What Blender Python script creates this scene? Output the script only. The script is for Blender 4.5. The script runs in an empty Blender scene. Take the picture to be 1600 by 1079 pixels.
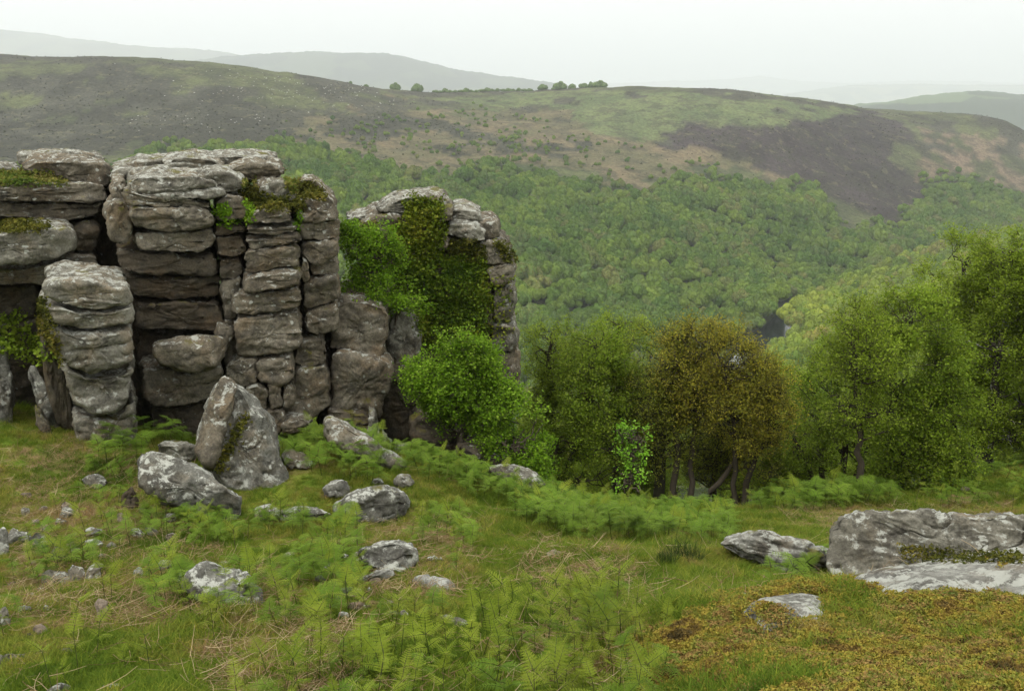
import bpy, math, random
import numpy as np
from mathutils import Vector
from mathutils.bvhtree import BVHTree

random.seed(7)
RNG = np.random.default_rng(7)
SC = bpy.context.scene
COL = SC.collection

# ------------------------------------------------------------------ camera, sky, sun, exposure
W0, H0, F = 1600.0, 1079.0, 1400.0
PITCH = math.radians(16.3)
CP, SP = math.cos(PITCH), math.sin(PITCH)
cam_d = bpy.data.cameras.new('camera')
cam_d.sensor_width = 36.0
cam_d.lens = 36.0 * F / W0
cam_d.clip_start = 0.1
cam_d.clip_end = 60000
cam = bpy.data.objects.new('camera', cam_d)
COL.objects.link(cam)
cam.location = (0, 0, 0)
cam.rotation_euler = (math.radians(90) - PITCH, 0, 0)
SC.camera = cam
SC.render.resolution_x, SC.render.resolution_y = 1024, 690

SUN_EL, SUN_AZ = math.radians(58), math.radians(-125)       # azimuth clockwise from +Y
wd = bpy.data.worlds.new('World'); SC.world = wd; wd.use_nodes = True
nt = wd.node_tree; nt.nodes.clear()
out = nt.nodes.new('ShaderNodeOutputWorld')
sky = nt.nodes.new('ShaderNodeTexSky'); sky.sky_type = 'NISHITA'; sky.sun_disc = False
sky.sun_elevation = SUN_EL; sky.sun_rotation = SUN_AZ; sky.air_density = 1.5; sky.dust_density = 4
b1 = nt.nodes.new('ShaderNodeBackground'); b1.inputs[1].default_value = 0.10
nt.links.new(sky.outputs[0], b1.inputs[0])
b2 = nt.nodes.new('ShaderNodeBackground')                    # the overcast layer, a little brighter overhead
tc = nt.nodes.new('ShaderNodeTexCoord'); sx = nt.nodes.new('ShaderNodeSeparateXYZ')
nt.links.new(tc.outputs['Generated'], sx.inputs[0])
mr = nt.nodes.new('ShaderNodeMapRange'); mr.inputs[1].default_value = 0; mr.inputs[2].default_value = 1
mr.inputs[3].default_value = 1.20; mr.inputs[4].default_value = 2.75
nt.links.new(sx.outputs[2], mr.inputs[0]); nt.links.new(mr.outputs[0], b2.inputs[1])
b2.inputs[0].default_value = (1.0, 0.985, 0.962, 1)
mx = nt.nodes.new('ShaderNodeMixShader'); mx.inputs[0].default_value = 0.88
nt.links.new(b1.outputs[0], mx.inputs[1]); nt.links.new(b2.outputs[0], mx.inputs[2])
nt.links.new(mx.outputs[0], out.inputs[0])

sd = bpy.data.lights.new('sun', 'SUN'); sd.energy = 1.5; sd.angle = math.radians(14); sd.color = (1, .96, .9)
sun = bpy.data.objects.new('sun', sd); COL.objects.link(sun)
sdir = Vector((math.sin(SUN_AZ) * math.cos(SUN_EL), math.cos(SUN_AZ) * math.cos(SUN_EL), math.sin(SUN_EL)))
sun.rotation_euler = sdir.to_track_quat('Z', 'Y').to_euler()
sun.location = (0, 0, 60)
SC.view_settings.view_transform = 'Standard'; SC.view_settings.look = 'None'
SC.view_settings.exposure = 0.0; SC.view_settings.gamma = 1
cy = SC.cycles
cy.max_bounces = 5; cy.diffuse_bounces = 3; cy.glossy_bounces = 1; cy.transmission_bounces = 3
cy.volume_bounces = 1; cy.transparent_max_bounces = 4
cy.use_denoising = True
cy.sample_clamp_indirect = 6
cy.caustics_reflective = False; cy.caustics_refractive = False

# ------------------------------------------------------------------ pixels of the photograph <-> the place
def ray(u, v):
    a = (u - W0 / 2) / F; b = -(v - H0 / 2) / F
    return np.array([a, CP + b * SP, -SP + b * CP])
def at(u, v, Y):
    d = ray(u, v); return d * (Y / d[1])
def proj(P):
    P = np.asarray(P, float); x, y, z = P[..., 0], P[..., 1], P[..., 2]
    dz = y * CP - z * SP; dy = y * SP + z * CP
    dz = np.where(dz < .05, .05, dz)
    return W0 / 2 + F * x / dz, H0 / 2 - F * dy / dz
def inpoly(u, v, poly):
    u = np.asarray(u, float); v = np.asarray(v, float); r = np.zeros(u.shape, bool); n = len(poly)
    for i in range(n):
        x1, y1 = poly[i]; x2, y2 = poly[(i + 1) % n]
        if y1 == y2: continue
        c = ((y1 > v) != (y2 > v)) & (u < (x2 - x1) * (v - y1) / (y2 - y1) + x1)
        r ^= c
    return r

# ------------------------------------------------------------------ noise
def _h(ix, iy, iz, s):
    n = (ix * 374761393 + iy * 668265263 + iz * 2147483647 + s * 974711) & 0xffffffff
    n = ((n ^ (n >> 13)) * 1274126177) & 0xffffffff
    n = ((n ^ (n >> 16)) * 2246822519) & 0xffffffff
    return ((n ^ (n >> 15)) & 0xffffff) / float(0xffffff) * 2 - 1
def vn(P, s=0):
    P = np.asarray(P, float); i = np.floor(P).astype(np.int64); f = P - i; f = f * f * f * (f * (f * 6 - 15) + 10)
    x, y, z = i[..., 0], i[..., 1], i[..., 2]; r = 0
    for dx in (0, 1):
        wx = f[..., 0] if dx else 1 - f[..., 0]
        for dy in (0, 1):
            wy = f[..., 1] if dy else 1 - f[..., 1]
            for dz in (0, 1):
                wz = f[..., 2] if dz else 1 - f[..., 2]
                r = r + _h(x + dx, y + dy, z + dz, s) * wx * wy * wz
    return r
def fbm(P, s=0, o=4, g=.5):
    r = 0; a = 1; P = np.asarray(P, float) + 13.7
    for k in range(o):
        r = r + a * vn(P, s + k); a *= g; P = P * 2.03 + 7.1
    return r
def xyn(x, y, sc, s=0, o=3):
    return fbm(np.stack([x / sc, y / sc, np.zeros_like(x)], -1), s, o)
def sstep(a, b, x):
    t = np.clip((x - a) / (b - a), 0, 1); return t * t * (3 - 2 * t)

# ------------------------------------------------------------------ terrain height
def tps(pts, lam=0.0):
    P = np.array(pts, float); X = P[:, :2]; z = P[:, 2]; n = len(P); m = X.mean(0); s = X.std()
    Xn = (X - m) / s
    d = np.linalg.norm(Xn[:, None] - Xn[None], axis=2); K = np.where(d > 0, d * d * np.log(d + 1e-12), 0) + lam * np.eye(n)
    Q = np.hstack([np.ones((n, 1)), Xn]); A = np.block([[K, Q], [Q.T, np.zeros((3, 3))]])
    w = np.linalg.solve(A, np.concatenate([z, np.zeros(3)]))
    def f(x, y):
        x = np.asarray(x, float); sh = x.shape; q = np.stack([x.ravel(), np.asarray(y, float).ravel()], 1); q = (q - m) / s
        r = np.zeros(len(q))
        for a in range(0, len(q), 40000):
            qq = q[a:a + 40000]; dd = np.linalg.norm(qq[:, None] - Xn[None], axis=2)
            r[a:a + 40000] = (np.where(dd > 0, dd * dd * np.log(dd + 1e-12), 0) @ w[:n]) + w[n] + qq @ w[n + 1:]
        return r.reshape(sh)
    return f
near_px = [(0,1079,5.4),(400,1079,5.0),(800,1079,4.7),(1000,1079,4.4),(1100,1079,4.1),(1300,1079,3.4),(1600,1079,3.0),
 (-300,1079,5.5),(1900,1079,2.8),(0,950,7.3),(250,950,7.2),(500,950,7.1),(800,950,7.0),(1000,955,6.4),
 (1080,962,5.2),(1180,938,5.3),(1300,918,5.6),(1450,895,5.9),(1650,890,6.0),(1900,880,6.2),
 (1250,1000,4.6),(1500,1000,4.4),(1240,905,9.2),(1400,915,8.6),(1600,900,8.6),(1900,900,8.6),(1080,905,8.9),(1130,868,10.4),
 (0,860,9.8),(250,860,9.8),(500,870,9.4),(800,860,10.0),(980,870,9.6),(0,770,12.4),(150,745,13.4),(300,790,12.2),(450,790,12.3),
 (620,800,12.4),(780,800,13.0),(900,850,11.2),(0,680,14.2),(110,700,14.4),(300,715,14.8),(450,720,14.8),(560,700,15.4),(640,720,15.4),
 (720,740,15.6),(820,775,15.8),(900,800,15.6),(1000,812,15.6),(1100,810,16.2),(1200,812,16.0),(1300,812,16.2),(1450,800,17),(1600,790,17.5),
 (1200,792,19),(1350,778,20.5),(1450,762,22),(1530,738,24.5),(1600,715,26),(1750,680,28)]
NP = [at(*p) for p in near_px]
NP += [(-9,2,-2.6),(0,1,-2.2),(7,1,-1.2),(12,3,-1.8),(-15,6,-3.2),(-16,16,-4.6),(-18,24,-5.5),(-10,22,-9),(-5,24,-11.5),
       (0,22,-12.3),(3,24,-13.4),(7,24,-13.4),(10,26,-14),(-12,30,-13),(0,32,-18),(8,34,-19),(16,38,-18.5),(24,38,-17),(36,38,-15),(30,24,-9),(20,12,-5.5),(-22,34,-13),(-30,20,-4)]
nearF = tps(NP, 1e-4)
RIV = np.array([(-700,130),(-400,160),(-220,200),(-90,235),(-20,262),(36,312),(92,380),(127,445),(182,545),(235,600),(325,690),(430,790),(560,900),(700,1100)], float)
far_px = [(0,88,1000),(200,94,960),(400,116,950),(550,139,980),(650,150,1050),(750,146,1120),(900,139,1180),(1000,136,1150),(1150,143,1100),(1300,163,1130),(1450,188,1140),(1600,205,1150),(1900,240,1150),
 (-200,75,1000),(-500,70,1000),(-200,250,600),(0,250,620),(0,170,800),(300,160,840),(200,250,640),(400,240,680),(600,230,740),(600,180,880),(800,180,980),(800,240,780),(1000,200,920),(1200,200,930),(1000,260,780),(1200,260,860),(1400,260,940),(1550,260,1000),(1750,280,1020),
 (400,330,500),(600,330,540),(800,330,600),(1000,330,660),(1200,330,720),(1380,335,820),(1560,320,920),(1700,320,960),(850,420,490),(1000,420,530),(1130,430,560),(1250,400,650),(1400,375,760),
 (900,500,440),(1050,500,470),(1130,520,460)]
FP = [at(*p) for p in far_px]
for (x, y) in RIV: FP.append((x, y, -131))
FP += [(17,60,-30),(-30,60,-28),(60,60,-26),(120,50,-14),(-80,60,-20),(0,110,-52),(60,110,-48),(130,110,-32),(250,90,-5),(0,180,-86),(80,190,-80),(160,190,-62),(280,190,-25),
 (60,270,-112),(130,290,-98),(220,290,-70),(350,290,-35),(-150,100,-45),(-300,80,-50),(150,380,-112),(220,400,-95),(300,420,-80),(420,430,-55),(230,500,-114),(330,560,-100),(450,600,-80),(600,640,-50),(500,730,-110),
 (500,300,0),(700,450,0),(-400,300,-70),(-700,400,10)]
for (u, v, Y) in [(0,88,1300),(400,125,1300),(750,170,1500),(1000,170,1500),(1300,205,1500),(1600,250,1500),(1900,300,1500)]: FP.append(at(u, v + 40, Y))
farF = tps(FP, 2e-4)
def ground(x, y, fine=True):
    x = np.asarray(x, float); y = np.asarray(y, float)
    r = np.hypot(x, y + 2); w = sstep(34, 62, r)
    zn = nearF(np.clip(x, -45, 45), np.clip(y, -6, 60)); zf = farF(x, y)
    z = zn * (1 - w) + zf * w
    z = z + 0.10 * xyn(x, y, 1.9, 5, 3) * (1 - w)
    if fine: z = z + (0.030 * xyn(x, y, .42, 15, 3)) * (1 - sstep(18, 34, r))
    z = z + w * 1.6 * xyn(x, y, 35, 9, 3)
    return z
def on_ground(u, v, t0=2.5, t1=60):
    d = ray(u, v); d = d / d[1]; t = np.geomspace(t0, t1, 500); P = t[:, None] * d[None]
    g = ground(P[:, 0], P[:, 1]) - P[:, 2]; k = np.argmax(g > 0)
    if g[k] <= 0: return P[-1]
    if k == 0: return P[0]
    a = g[k - 1] / (g[k - 1] - g[k]); return P[k - 1] * (1 - a) + P[k] * a

# ------------------------------------------------------------------ objects
def mesh(name, V, Fc, mat, smooth=True, attrs=None):
    V = np.asarray(V, np.float32); Fc = np.asarray(Fc, np.int32)
    me = bpy.data.meshes.new(name); k = Fc.shape[1]
    me.vertices.add(len(V)); me.vertices.foreach_set('co', V.ravel())
    me.loops.add(Fc.size); me.loops.foreach_set('vertex_index', Fc.ravel())
    me.polygons.add(len(Fc)); me.polygons.foreach_set('loop_start', np.arange(0, Fc.size, k, dtype=np.int32))
    me.polygons.foreach_set('loop_total', np.full(len(Fc), k, np.int32))
    me.polygons.foreach_set('use_smooth', np.full(len(Fc), smooth, bool))
    for an, av in (attrs or {}).items():
        av = np.asarray(av, np.float32)
        if av.ndim == 1:
            a = me.attributes.new(an, 'FLOAT', 'POINT'); a.data.foreach_set('value', av)
        else:
            a = me.attributes.new(an, 'FLOAT_COLOR', 'POINT'); a.data.foreach_set('color', np.hstack([av, np.ones((len(av), 1))]).astype(np.float32).ravel())
    me.update(calc_edges=True)
    if mat: me.materials.append(mat)
    return me
def link(name, me, parent=None, label=None, cat=None, group=None, kind=None):
    o = bpy.data.objects.new(name, me); COL.objects.link(o)
    if parent: o.parent = parent
    if label: o['label'] = label
    if cat: o['category'] = cat
    if group: o['group'] = group
    if kind: o['kind'] = kind
    return o
def thing(name, label, cat, loc=(0, 0, 0), group=None):
    o = link(name, None, None, label, cat, group); o.location = loc; o.empty_display_size = .2
    return o
def copy_tree(src, loc, rz, sc, label=None, group=None):
    c = src.copy(); COL.objects.link(c); c.location = loc; c.rotation_euler = (0, 0, rz); c.scale = sc
    if label: c['label'] = label
    if group: c['group'] = group
    for ch in src.children:
        k = ch.copy(); COL.objects.link(k); k.parent = c
    return c
def join(*ms):
    Vs, Fs, n = [], [], 0
    for V, Fc in ms:
        Vs.append(V); Fs.append(np.asarray(Fc) + n); n += len(V)
    return np.vstack(Vs), np.vstack(Fs)

# ------------------------------------------------------------------ material helpers
class M:
    def __init__(s, name, rough=.9):
        s.m = bpy.data.materials.new(name); s.m.use_nodes = True; s.t = s.m.node_tree; s.t.nodes.clear()
        s.out = s.n('OutputMaterial'); s.b = s.n('BsdfPrincipled'); s.b.inputs['Roughness'].default_value = rough
        s.b.inputs['Specular IOR Level'].default_value = .06
        s.l(s.b.outputs[0], s.out.inputs[0])
    def n(s, k, **kw):
        x = s.t.nodes.new('ShaderNode' + k)
        for a, b in kw.items(): setattr(x, a, b)
        return x
    def l(s, a, b): s.t.links.new(a, b)
    def pos(s):
        if not hasattr(s, '_p'): s._p = s.n('NewGeometry')
        return s._p.outputs['Position']
    def noise(s, scale, detail=4, rough=.55, vec=None, dist=0.0, col=False):
        x = s.n('TexNoise'); x.inputs['Scale'].default_value = scale; x.inputs['Detail'].default_value = detail
        x.inputs['Roughness'].default_value = rough; x.inputs['Distortion'].default_value = dist
        s.l(vec if vec is not None else s.pos(), x.inputs['Vector']); return x.outputs['Color' if col else 'Fac']
    def vor(s, scale, vec=None, feature='F1'):
        x = s.n('TexVoronoi'); x.feature = feature; x.inputs['Scale'].default_value = scale
        s.l(vec if vec is not None else s.pos(), x.inputs['Vector']); return x.outputs['Distance']
    def ramp(s, fac, stops, interp='LINEAR'):
        x = s.n('ValToRGB'); x.color_ramp.interpolation = interp
        e = x.color_ramp.elements
        while len(e) < len(stops): e.new(.5)
        for i, (p, c) in enumerate(stops):
            e[i].position = p; e[i].color = (*(c if hasattr(c, '__len__') else (c, c, c)), 1)
        s.l(fac, x.inputs[0]); return x.outputs[0]
    def math(s, op, a, b=None, clamp=False):
        x = s.n('Math'); x.operation = op; x.use_clamp = clamp
        for i, q in enumerate((a, b)):
            if q is None: continue
            if isinstance(q, (int, float)): x.inputs[i].default_value = q
            else: s.l(q, x.inputs[i])
        return x.outputs[0]
    def mix(s, fac, a, b, mode='MIX'):
        x = s.n('MixRGB'); x.blend_type = mode
        for i, q in enumerate((fac, a, b)):
            if isinstance(q, (int, float)): x.inputs[i].default_value = q
            elif isinstance(q, tuple): x.inputs[i].default_value = (*q, 1)
            else: s.l(q, x.inputs[i])
        return x.outputs[0]
    def attr(s, name, fac=True):
        x = s.n('Attribute'); x.attribute_name = name; return x.outputs['Fac' if fac else 'Color']
    def rnd(s): return s.n('ObjectInfo').outputs['Random']
    def bump(s, h, strength, dist):
        x = s.n('Bump'); x.inputs['Strength'].default_value = strength; x.inputs['Distance'].default_value = dist
        s.l(h, x.inputs['Height'])
        if getattr(s, '_b', None): s.l(s._b, x.inputs['Normal'])
        s._b = x.outputs[0]; s.l(x.outputs[0], s.b.inputs['Normal'])
    def col(s, c): s.l(c, s.b.inputs['Base Color'])
    def nz(s):
        g = s.n('NewGeometry'); x = s.n('SeparateXYZ'); s.l(g.outputs['Normal'], x.inputs[0]); return x.outputs[2]
    def translucent(s, c, f):
        t = s.n('BsdfTranslucent'); s.l(c, t.inputs[0]); m = s.n('MixShader'); m.inputs[0].default_value = f
        s.l(s.b.outputs[0], m.inputs[1]); s.l(t.outputs[0], m.inputs[2]); s.l(m.outputs[0], s.out.inputs[0])

def granite(name, base, light, lichen=.5, moss=.3, gain=1.0):
    m = M(name, .92)
    big = m.noise(.9, 5, .6); fine = m.noise(26, 6, .7); mid = m.noise(5.5, 5, .65)
    c = m.mix(m.ramp(mid, [(.3, 0.), (.7, 1.)]), tuple(x * .66 for x in base), tuple(x * 1.2 for x in base))
    c = m.mix(m.ramp(big, [(.40, 0.), (.62, 1.)]), c, light)
    c = m.mix(m.ramp(m.noise(1.7, 4, .6), [(.5, 0.), (.66, .55)]), c, (base[0] * 1.15, base[1] * .93, base[2] * .72))
    c = m.mix(.85, c, m.ramp(fine, [(.28, .45), (.5, 1.), (.72, 1.55)]), 'MULTIPLY')
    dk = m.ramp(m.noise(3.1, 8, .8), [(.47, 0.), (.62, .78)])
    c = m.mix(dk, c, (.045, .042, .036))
    nz = m.nz(); up = m.math('MULTIPLY', m.math('ADD', nz, .3), .1)
    # lichen: crusty patches
    l1 = m.math('ADD', m.noise(5.5, 10, .78, dist=.3), up)
    l1 = m.ramp(l1, [(.655 - .07 * lichen, 0.), (.69 - .07 * lichen, 1.)])
    w = m.n('VectorMath'); w.operation = 'ADD'; m.l(m.pos(), w.inputs[0])
    sc = m.n('VectorMath'); sc.operation = 'SCALE'; sc.inputs['Scale'].default_value = .12; m.l(m.noise(9, 3, .6, col=True), sc.inputs[0]); m.l(sc.outputs[0], w.inputs[1])
    v = m.vor(5.2, w.outputs[0]); l2 = m.ramp(v, [(.16 + .06 * lichen, 1.), (.20 + .08 * lichen, 0.)])
    l2 = m.math('MULTIPLY', l2, m.ramp(m.noise(1.6, 3), [(.53 - .08 * lichen, 0.), (.60 - .08 * lichen, 1.)]))
    lm = m.math('MAXIMUM', l1, l2)
    lc = m.mix(m.noise(12, 3), (.32 * gain, .33 * gain, .28 * gain), (.52 * gain, .53 * gain, .47 * gain))
    c = m.mix(m.math('MULTIPLY', lm, .88), c, lc)
    if moss:
        mm = m.math('ADD', m.noise(1.3, 6, .68), m.math('MULTIPLY', nz, .10))
        mm = m.ramp(mm, [(.70 - .14 * moss, 0.), (.76 - .14 * moss, .85)])
        c = m.mix(mm, c, m.mix(m.noise(14, 3), (.045, .06, .012), (.16, .13, .03)))
    m.col(c)
    m.bump(m.noise(9, 8, .7), .55, .07); m.bump(fine, .5, .018)
    m.bump(m.math('MULTIPLY', lm, .5), .3, .012)
    return m.m
G_TOR = granite('tor_granite', (.138, .119, .086), (.175, .157, .118), .12, .22, .85)
G_DARK = granite('dark_shade_granite', (.078, .064, .044), (.10, .086, .062), -.5, .35, .7)  # shade of recesses and gaps put into a darker stone colour; also dark stones
G_PALE = granite('lichened_granite', (.160, .150, .118), (.20, .192, .155), .36, .2, .85)
G_BOUL = granite('boulder_granite', (.140, .139, .118), (.18, .178, .152), .45, .15, .95)
G_LICH = granite('white_lichened_granite', (.185, .18, .155), (.24, .24, .21), .6, .45, .82)
G_PINK = granite('pinkish_granite', (.19, .15, .11), (.23, .19, .145), -.1, .15, .9)

def leafmat(name, cols, trans=.35, spread=(0, .35, .7, 1), attr='rnd', rough=.55, objr=0):
    m = M(name, rough)
    f = m.attr(attr)
    if objr: f = m.math('ADD', m.math('MULTIPLY', f, 1 - objr), m.math('MULTIPLY', m.rnd(), objr))
    c = m.ramp(f, list(zip(spread[:len(cols)], cols)))
    n = m.noise(.9, 3); c = m.mix(.75, c, m.ramp(n, [(.25, (.62, .62, .62)), (.75, (1.38, 1.38, 1.3))]), 'MULTIPLY')
    m.col(c); m.translucent(c, trans); return m.m
def barkmat(name, a, b, birch=False):
    m = M(name, .95); n = m.noise(6, 5, .7)
    c = m.mix(n, a, b)
    if birch:
        k = m.ramp(m.noise(3.2, 5, .7), [(.57, 0.), (.61, 1.)]); c = m.mix(k, c, (.34, .34, .30))
    m.col(c); m.bump(m.noise(22, 4), .6, .03); return m.m

# ================================================================== the land
def fan(r, a):
    R, A = np.meshgrid(r, a, indexing='ij'); x = R * np.sin(A); y = R * np.cos(A) - 6.0
    n, k = len(r), len(a); i = np.arange(n - 1)[:, None] * k + np.arange(k - 1)[None]
    Fq = np.stack([i, i + k, i + k + 1, i + 1], -1).reshape(-1, 4)
    return x.ravel(), y.ravel(), Fq
NA = 420
ang = np.linspace(math.radians(-48), math.radians(48), NA)
R_EDGE = 52.0
r1 = np.geomspace(5.0, R_EDGE, 250); r2 = np.geomspace(R_EDGE, 2600, 330)

def jitter_px(x, y, z, amp, sc, s=31):
    u, v = proj(np.stack([x, y, z], -1))
    return u + amp * xyn(x, y, sc, s, 4), v + amp * .35 * xyn(x, y, sc, s + 9, 4)
FOREST = [(-400,275),(0,264),(170,264),(230,240),(320,226),(420,234),(480,230),(540,240),(600,264),(680,278),(720,275),(760,252),(850,258),(950,280),(1000,296),(1060,266),(1130,266),(1200,288),(1270,284),(1300,322),(1330,358),(1400,360),(1430,324),(1440,289),(1500,279),(1600,304),(1900,330),(1900,1500),(-400,1500)]
SCATTER = [(430,175),(560,185),(640,185),(720,160),(840,185),(1000,225),(1130,262),(1050,290),(900,275),(700,300),(560,262),(430,240)]
HEATH = [(-400,140),(0,158),(120,150),(260,152),(400,156),(500,158),(560,172),(660,185),(740,205),(860,255),(700,235),(560,200),(500,218),(300,238),(0,262),(-400,270)]
BURNT = [(1015,207),(1060,194),(1120,197),(1250,194),(1330,178),(1400,190),(1425,215),(1410,250),(1440,300),(1450,335),(1410,365),(1370,350),(1300,310),(1230,275),(1150,245),(1060,225)]
GREEN = [(640,158),(760,146),(950,138),(1150,146),(1330,166),(1330,178),(1260,192),(1120,196),(1020,200),(1020,222),(940,215),(860,190),(760,170)]
BROWN = [(420,165),(700,160),(860,185),(960,210),(1050,225),(1200,270),(1290,310),(1230,310),(1100,270),(1000,300),(860,262),(700,300),(520,262),(420,220)]
BROWN2 = [(1410,215),(1600,200),(1900,210),(1900,330),(1600,310),(1500,285),(1430,290)]

x, y, Fq = fan(r1, ang); z = ground(x, y)
# what grows where on the near ground
u, v = proj(np.stack([x, y, z], -1))
MOSS = [(1000,1079),(1010,1000),(1060,960),(1150,935),(1290,905),(1900,860),(1900,1300),(1000,1300)]
def moss_mask(x, y, z):
    uu, vv = proj(np.stack([x, y, z], -1))
    uu = uu + 30 * xyn(x, y, .5, 3, 3); vv = vv + 18 * xyn(x, y, .5, 8, 3)
    return inpoly(uu, vv, MOSS) & (np.hypot(x, y) < 7.6)
moss = moss_mask(x, y, z).astype(float)
LITTER = [[(0,690),(250,720),(300,850),(430,900),(420,960),(250,1000),(0,960)], [(560,780),(720,800),(760,900),(700,960),(560,930)],
          [(800,860),(980,860),(1000,930),(820,930)], [(1180,800),(1500,770),(1600,760),(1600,800),(1200,812)], [(340,960),(560,980),(560,1079),(300,1079)], [(850,960),(1020,950),(1020,1079),(850,1079)]]
def litter_mask(x, y, z):
    uu, vv = proj(np.stack([x, y, z], -1)); uu = uu + 40 * xyn(x, y, .8, 41, 3); vv = vv + 22 * xyn(x, y, .8, 48, 3)
    r = np.zeros(x.shape, bool)
    for p in LITTER: r |= inpoly(uu, vv, p)
    return r
lit = litter_mask(x, y, z).astype(float)

GRASS_G = ((.048, .090, .010), (.105, .160, .017), (.175, .195, .034))
def grass_colour(m, base=0.0):
    n1 = m.noise(.55, 5, .6); n2 = m.noise(3.1, 5, .65)
    f = m.math('ADD', m.math('MULTIPLY', n1, .55), m.math('MULTIPLY', n2, .45))
    c = m.ramp(f, [(.34, GRASS_G[0]), (.48, GRASS_G[1]), (.57, GRASS_G[2]), (.63, (.25, .185, .085))])
    return c
m = M('turf', .95)
c = grass_colour(m)
c = m.mix(m.math('MULTIPLY', m.attr('litter'), m.ramp(m.noise(2.2, 4), [(.40, 0.), (.56, .9)])), c, m.mix(m.noise(17, 5, .7), (.12, .075, .04), (.34, .24, .12)))
mc = m.ramp(m.noise(4.2, 7, .72), [(.34, (.065, .05, .02)), (.42, (.16, .105, .028)), (.48, (.27, .215, .035)), (.54, (.125, .15, .025)), (.59, (.26, .155, .055)), (.67, (.08, .13, .022)), (.75, (.25, .18, .075))])
c = m.mix(m.math('MULTIPLY', m.attr('moss'), m.ramp(m.noise(1.1, 4), [(.42, 1.), (.62, .25)])), c, mc)
c = m.mix(.8, c, m.ramp(m.noise(40, 5, .75), [(.3, .45), (.7, 1.6)]), 'MULTIPLY')
m.col(c); m.bump(m.noise(14, 6, .75), .8, .06); m.bump(m.noise(60, 3), .7, .02)
TURF = m.m
link('ground', mesh('ground', np.stack([x, y, z], -1), Fq, TURF, attrs={'moss': moss, 'litter': lit}), kind='structure')

x, y, Fq = fan(r2, ang); z = ground(x, y)
r = np.hypot(x, y + 2)
# the river bed: cut in, flat
def river_d(x, y):
    P = np.stack([x, y], -1); d = np.full(x.shape, 1e9)
    for a, b in zip(RIV[:-1], RIV[1:]):
        ab = b - a; t = np.clip(((P - a) @ ab) / (ab @ ab), 0, 1); d = np.minimum(d, np.linalg.norm(P - (a + t[..., None] * ab), axis=-1))
    return d
rd = river_d(x, y)
bk = 1 - sstep(7, 24, rd); z = np.where(rd < 24, z * (1 - bk) + (-133.0) * bk, np.maximum(z, -131 + 0 * z))
uu, vv = jitter_px(x, y, z, 26, 60)
u3, v3 = jitter_px(x, y, z, 60, 90, 57)
cov = np.zeros((len(x), 3)); n4 = xyn(x, y, 28, 77, 4)
mot = np.clip(.5 + n4 * .9, 0, 1)[:, None]
cov[:] = np.array([.055, .064, .032]) * (1 - mot) + np.array([.095, .108, .046]) * mot
k = inpoly(uu, vv, GREEN); cov[k] = (np.array([.08, .105, .045]) * (1 - mot) + np.array([.12, .145, .06]) * mot)[k]
k = inpoly(u3, v3, BROWN); cov[k] = (np.array([.10, .095, .05]) * (1 - mot) + np.array([.15, .12, .07]) * mot)[k]
k = inpoly(u3, v3, BROWN2) & (n4 > -.15); cov[k] = (np.array([.15, .11, .08]) * (1 - mot) + np.array([.155, .12, .08]) * mot)[k]
n5 = xyn(x, y, 45, 88, 4)
HC = np.array([.040, .040, .029])
k = (inpoly(u3, v3, HEATH) & (n5 > -.45)) | (inpoly(uu, vv, [(-400,60),(0,70),(560,130),(1250,130),(1700,190),(1700,215),(1300,168),(1000,142),(560,150),(0,165)]) & (n5 > .05)) | ((n5 > .38) & (v3 < 230))
cov[k] = (HC * (.8 + .8 * mot))[k]
k = inpoly(uu, vv, BURNT); cov[k] = (np.array([.034, .027, .028]) * (.8 + .7 * mot))[k]
FMASK = inpoly(uu, vv, FOREST)
cov[FMASK] = (.045, .062, .024)
m = M('moorland', .97)
c = m.attr('cover', False)
c = m.mix(m.ramp(m.noise(.05, 9, .78), [(.50, 0.), (.54, .62)]), c, (.042, .042, .028))
c = m.mix(m.ramp(m.noise(.09, 8, .75), [(.56, 0.), (.60, .5)]), c, (.13, .125, .065))
c = m.mix(.9, c, m.ramp(m.noise(.30, 7, .75), [(.33, .45), (.5, 1.), (.68, 1.6)]), 'MULTIPLY')
m.col(c); m.bump(m.noise(.25, 6, .7), .9, 2.0)
link('hillside', mesh('hillside', np.stack([x, y, z], -1), Fq, m.m, attrs={'cover': cov}), kind='structure')

# the river
def ribbon(path, w, z):
    n = 60; t = np.linspace(0, len(path) - 1, n); i = np.clip(t.astype(int), 0, len(path) - 2); f = (t - i)[:, None]
    c = path[i] * (1 - f) + path[i + 1] * f; d = np.gradient(c, axis=0); d /= np.linalg.norm(d, axis=1)[:, None]; nn = np.stack([-d[:, 1], d[:, 0]], 1)
    L, Rr = c + nn * w, c - nn * w; V = np.empty((2 * n, 3)); V[0::2, :2] = L; V[1::2, :2] = Rr; V[:, 2] = z
    j = np.arange(n - 1) * 2
    return V, np.stack([j, j + 1, j + 3, j + 2], 1)
m = M('river_water', .12); m.col(m.mix(m.noise(.3, 3), (.012, .02, .018), (.02, .028, .024))); m.b.inputs['Specular IOR Level'].default_value = .4
m.bump(m.noise(.9, 4), .35, .2)
V, Fq = ribbon(RIV, 8, -131.8); link('river', mesh('river', V, Fq, m.m), kind='structure')

m = M('white_water', .4); m.col(m.mix(m.ramp(m.noise(.9, 5, .7), [(.45, 0.), (.55, 1.)]), (.03, .04, .035), (.34, .36, .35))); m.bump(m.noise(1.2, 4), .8, .4)
V, Fq = ribbon(np.array([(112, 417), (117, 427), (122, 436)], float), 6.5, -131.55); V[:, 2] += .12 * xyn(V[:, 0], V[:, 1], 2.0, 3, 2); link('rapids', mesh('rapids', V, Fq, m.m), kind='structure')
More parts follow.
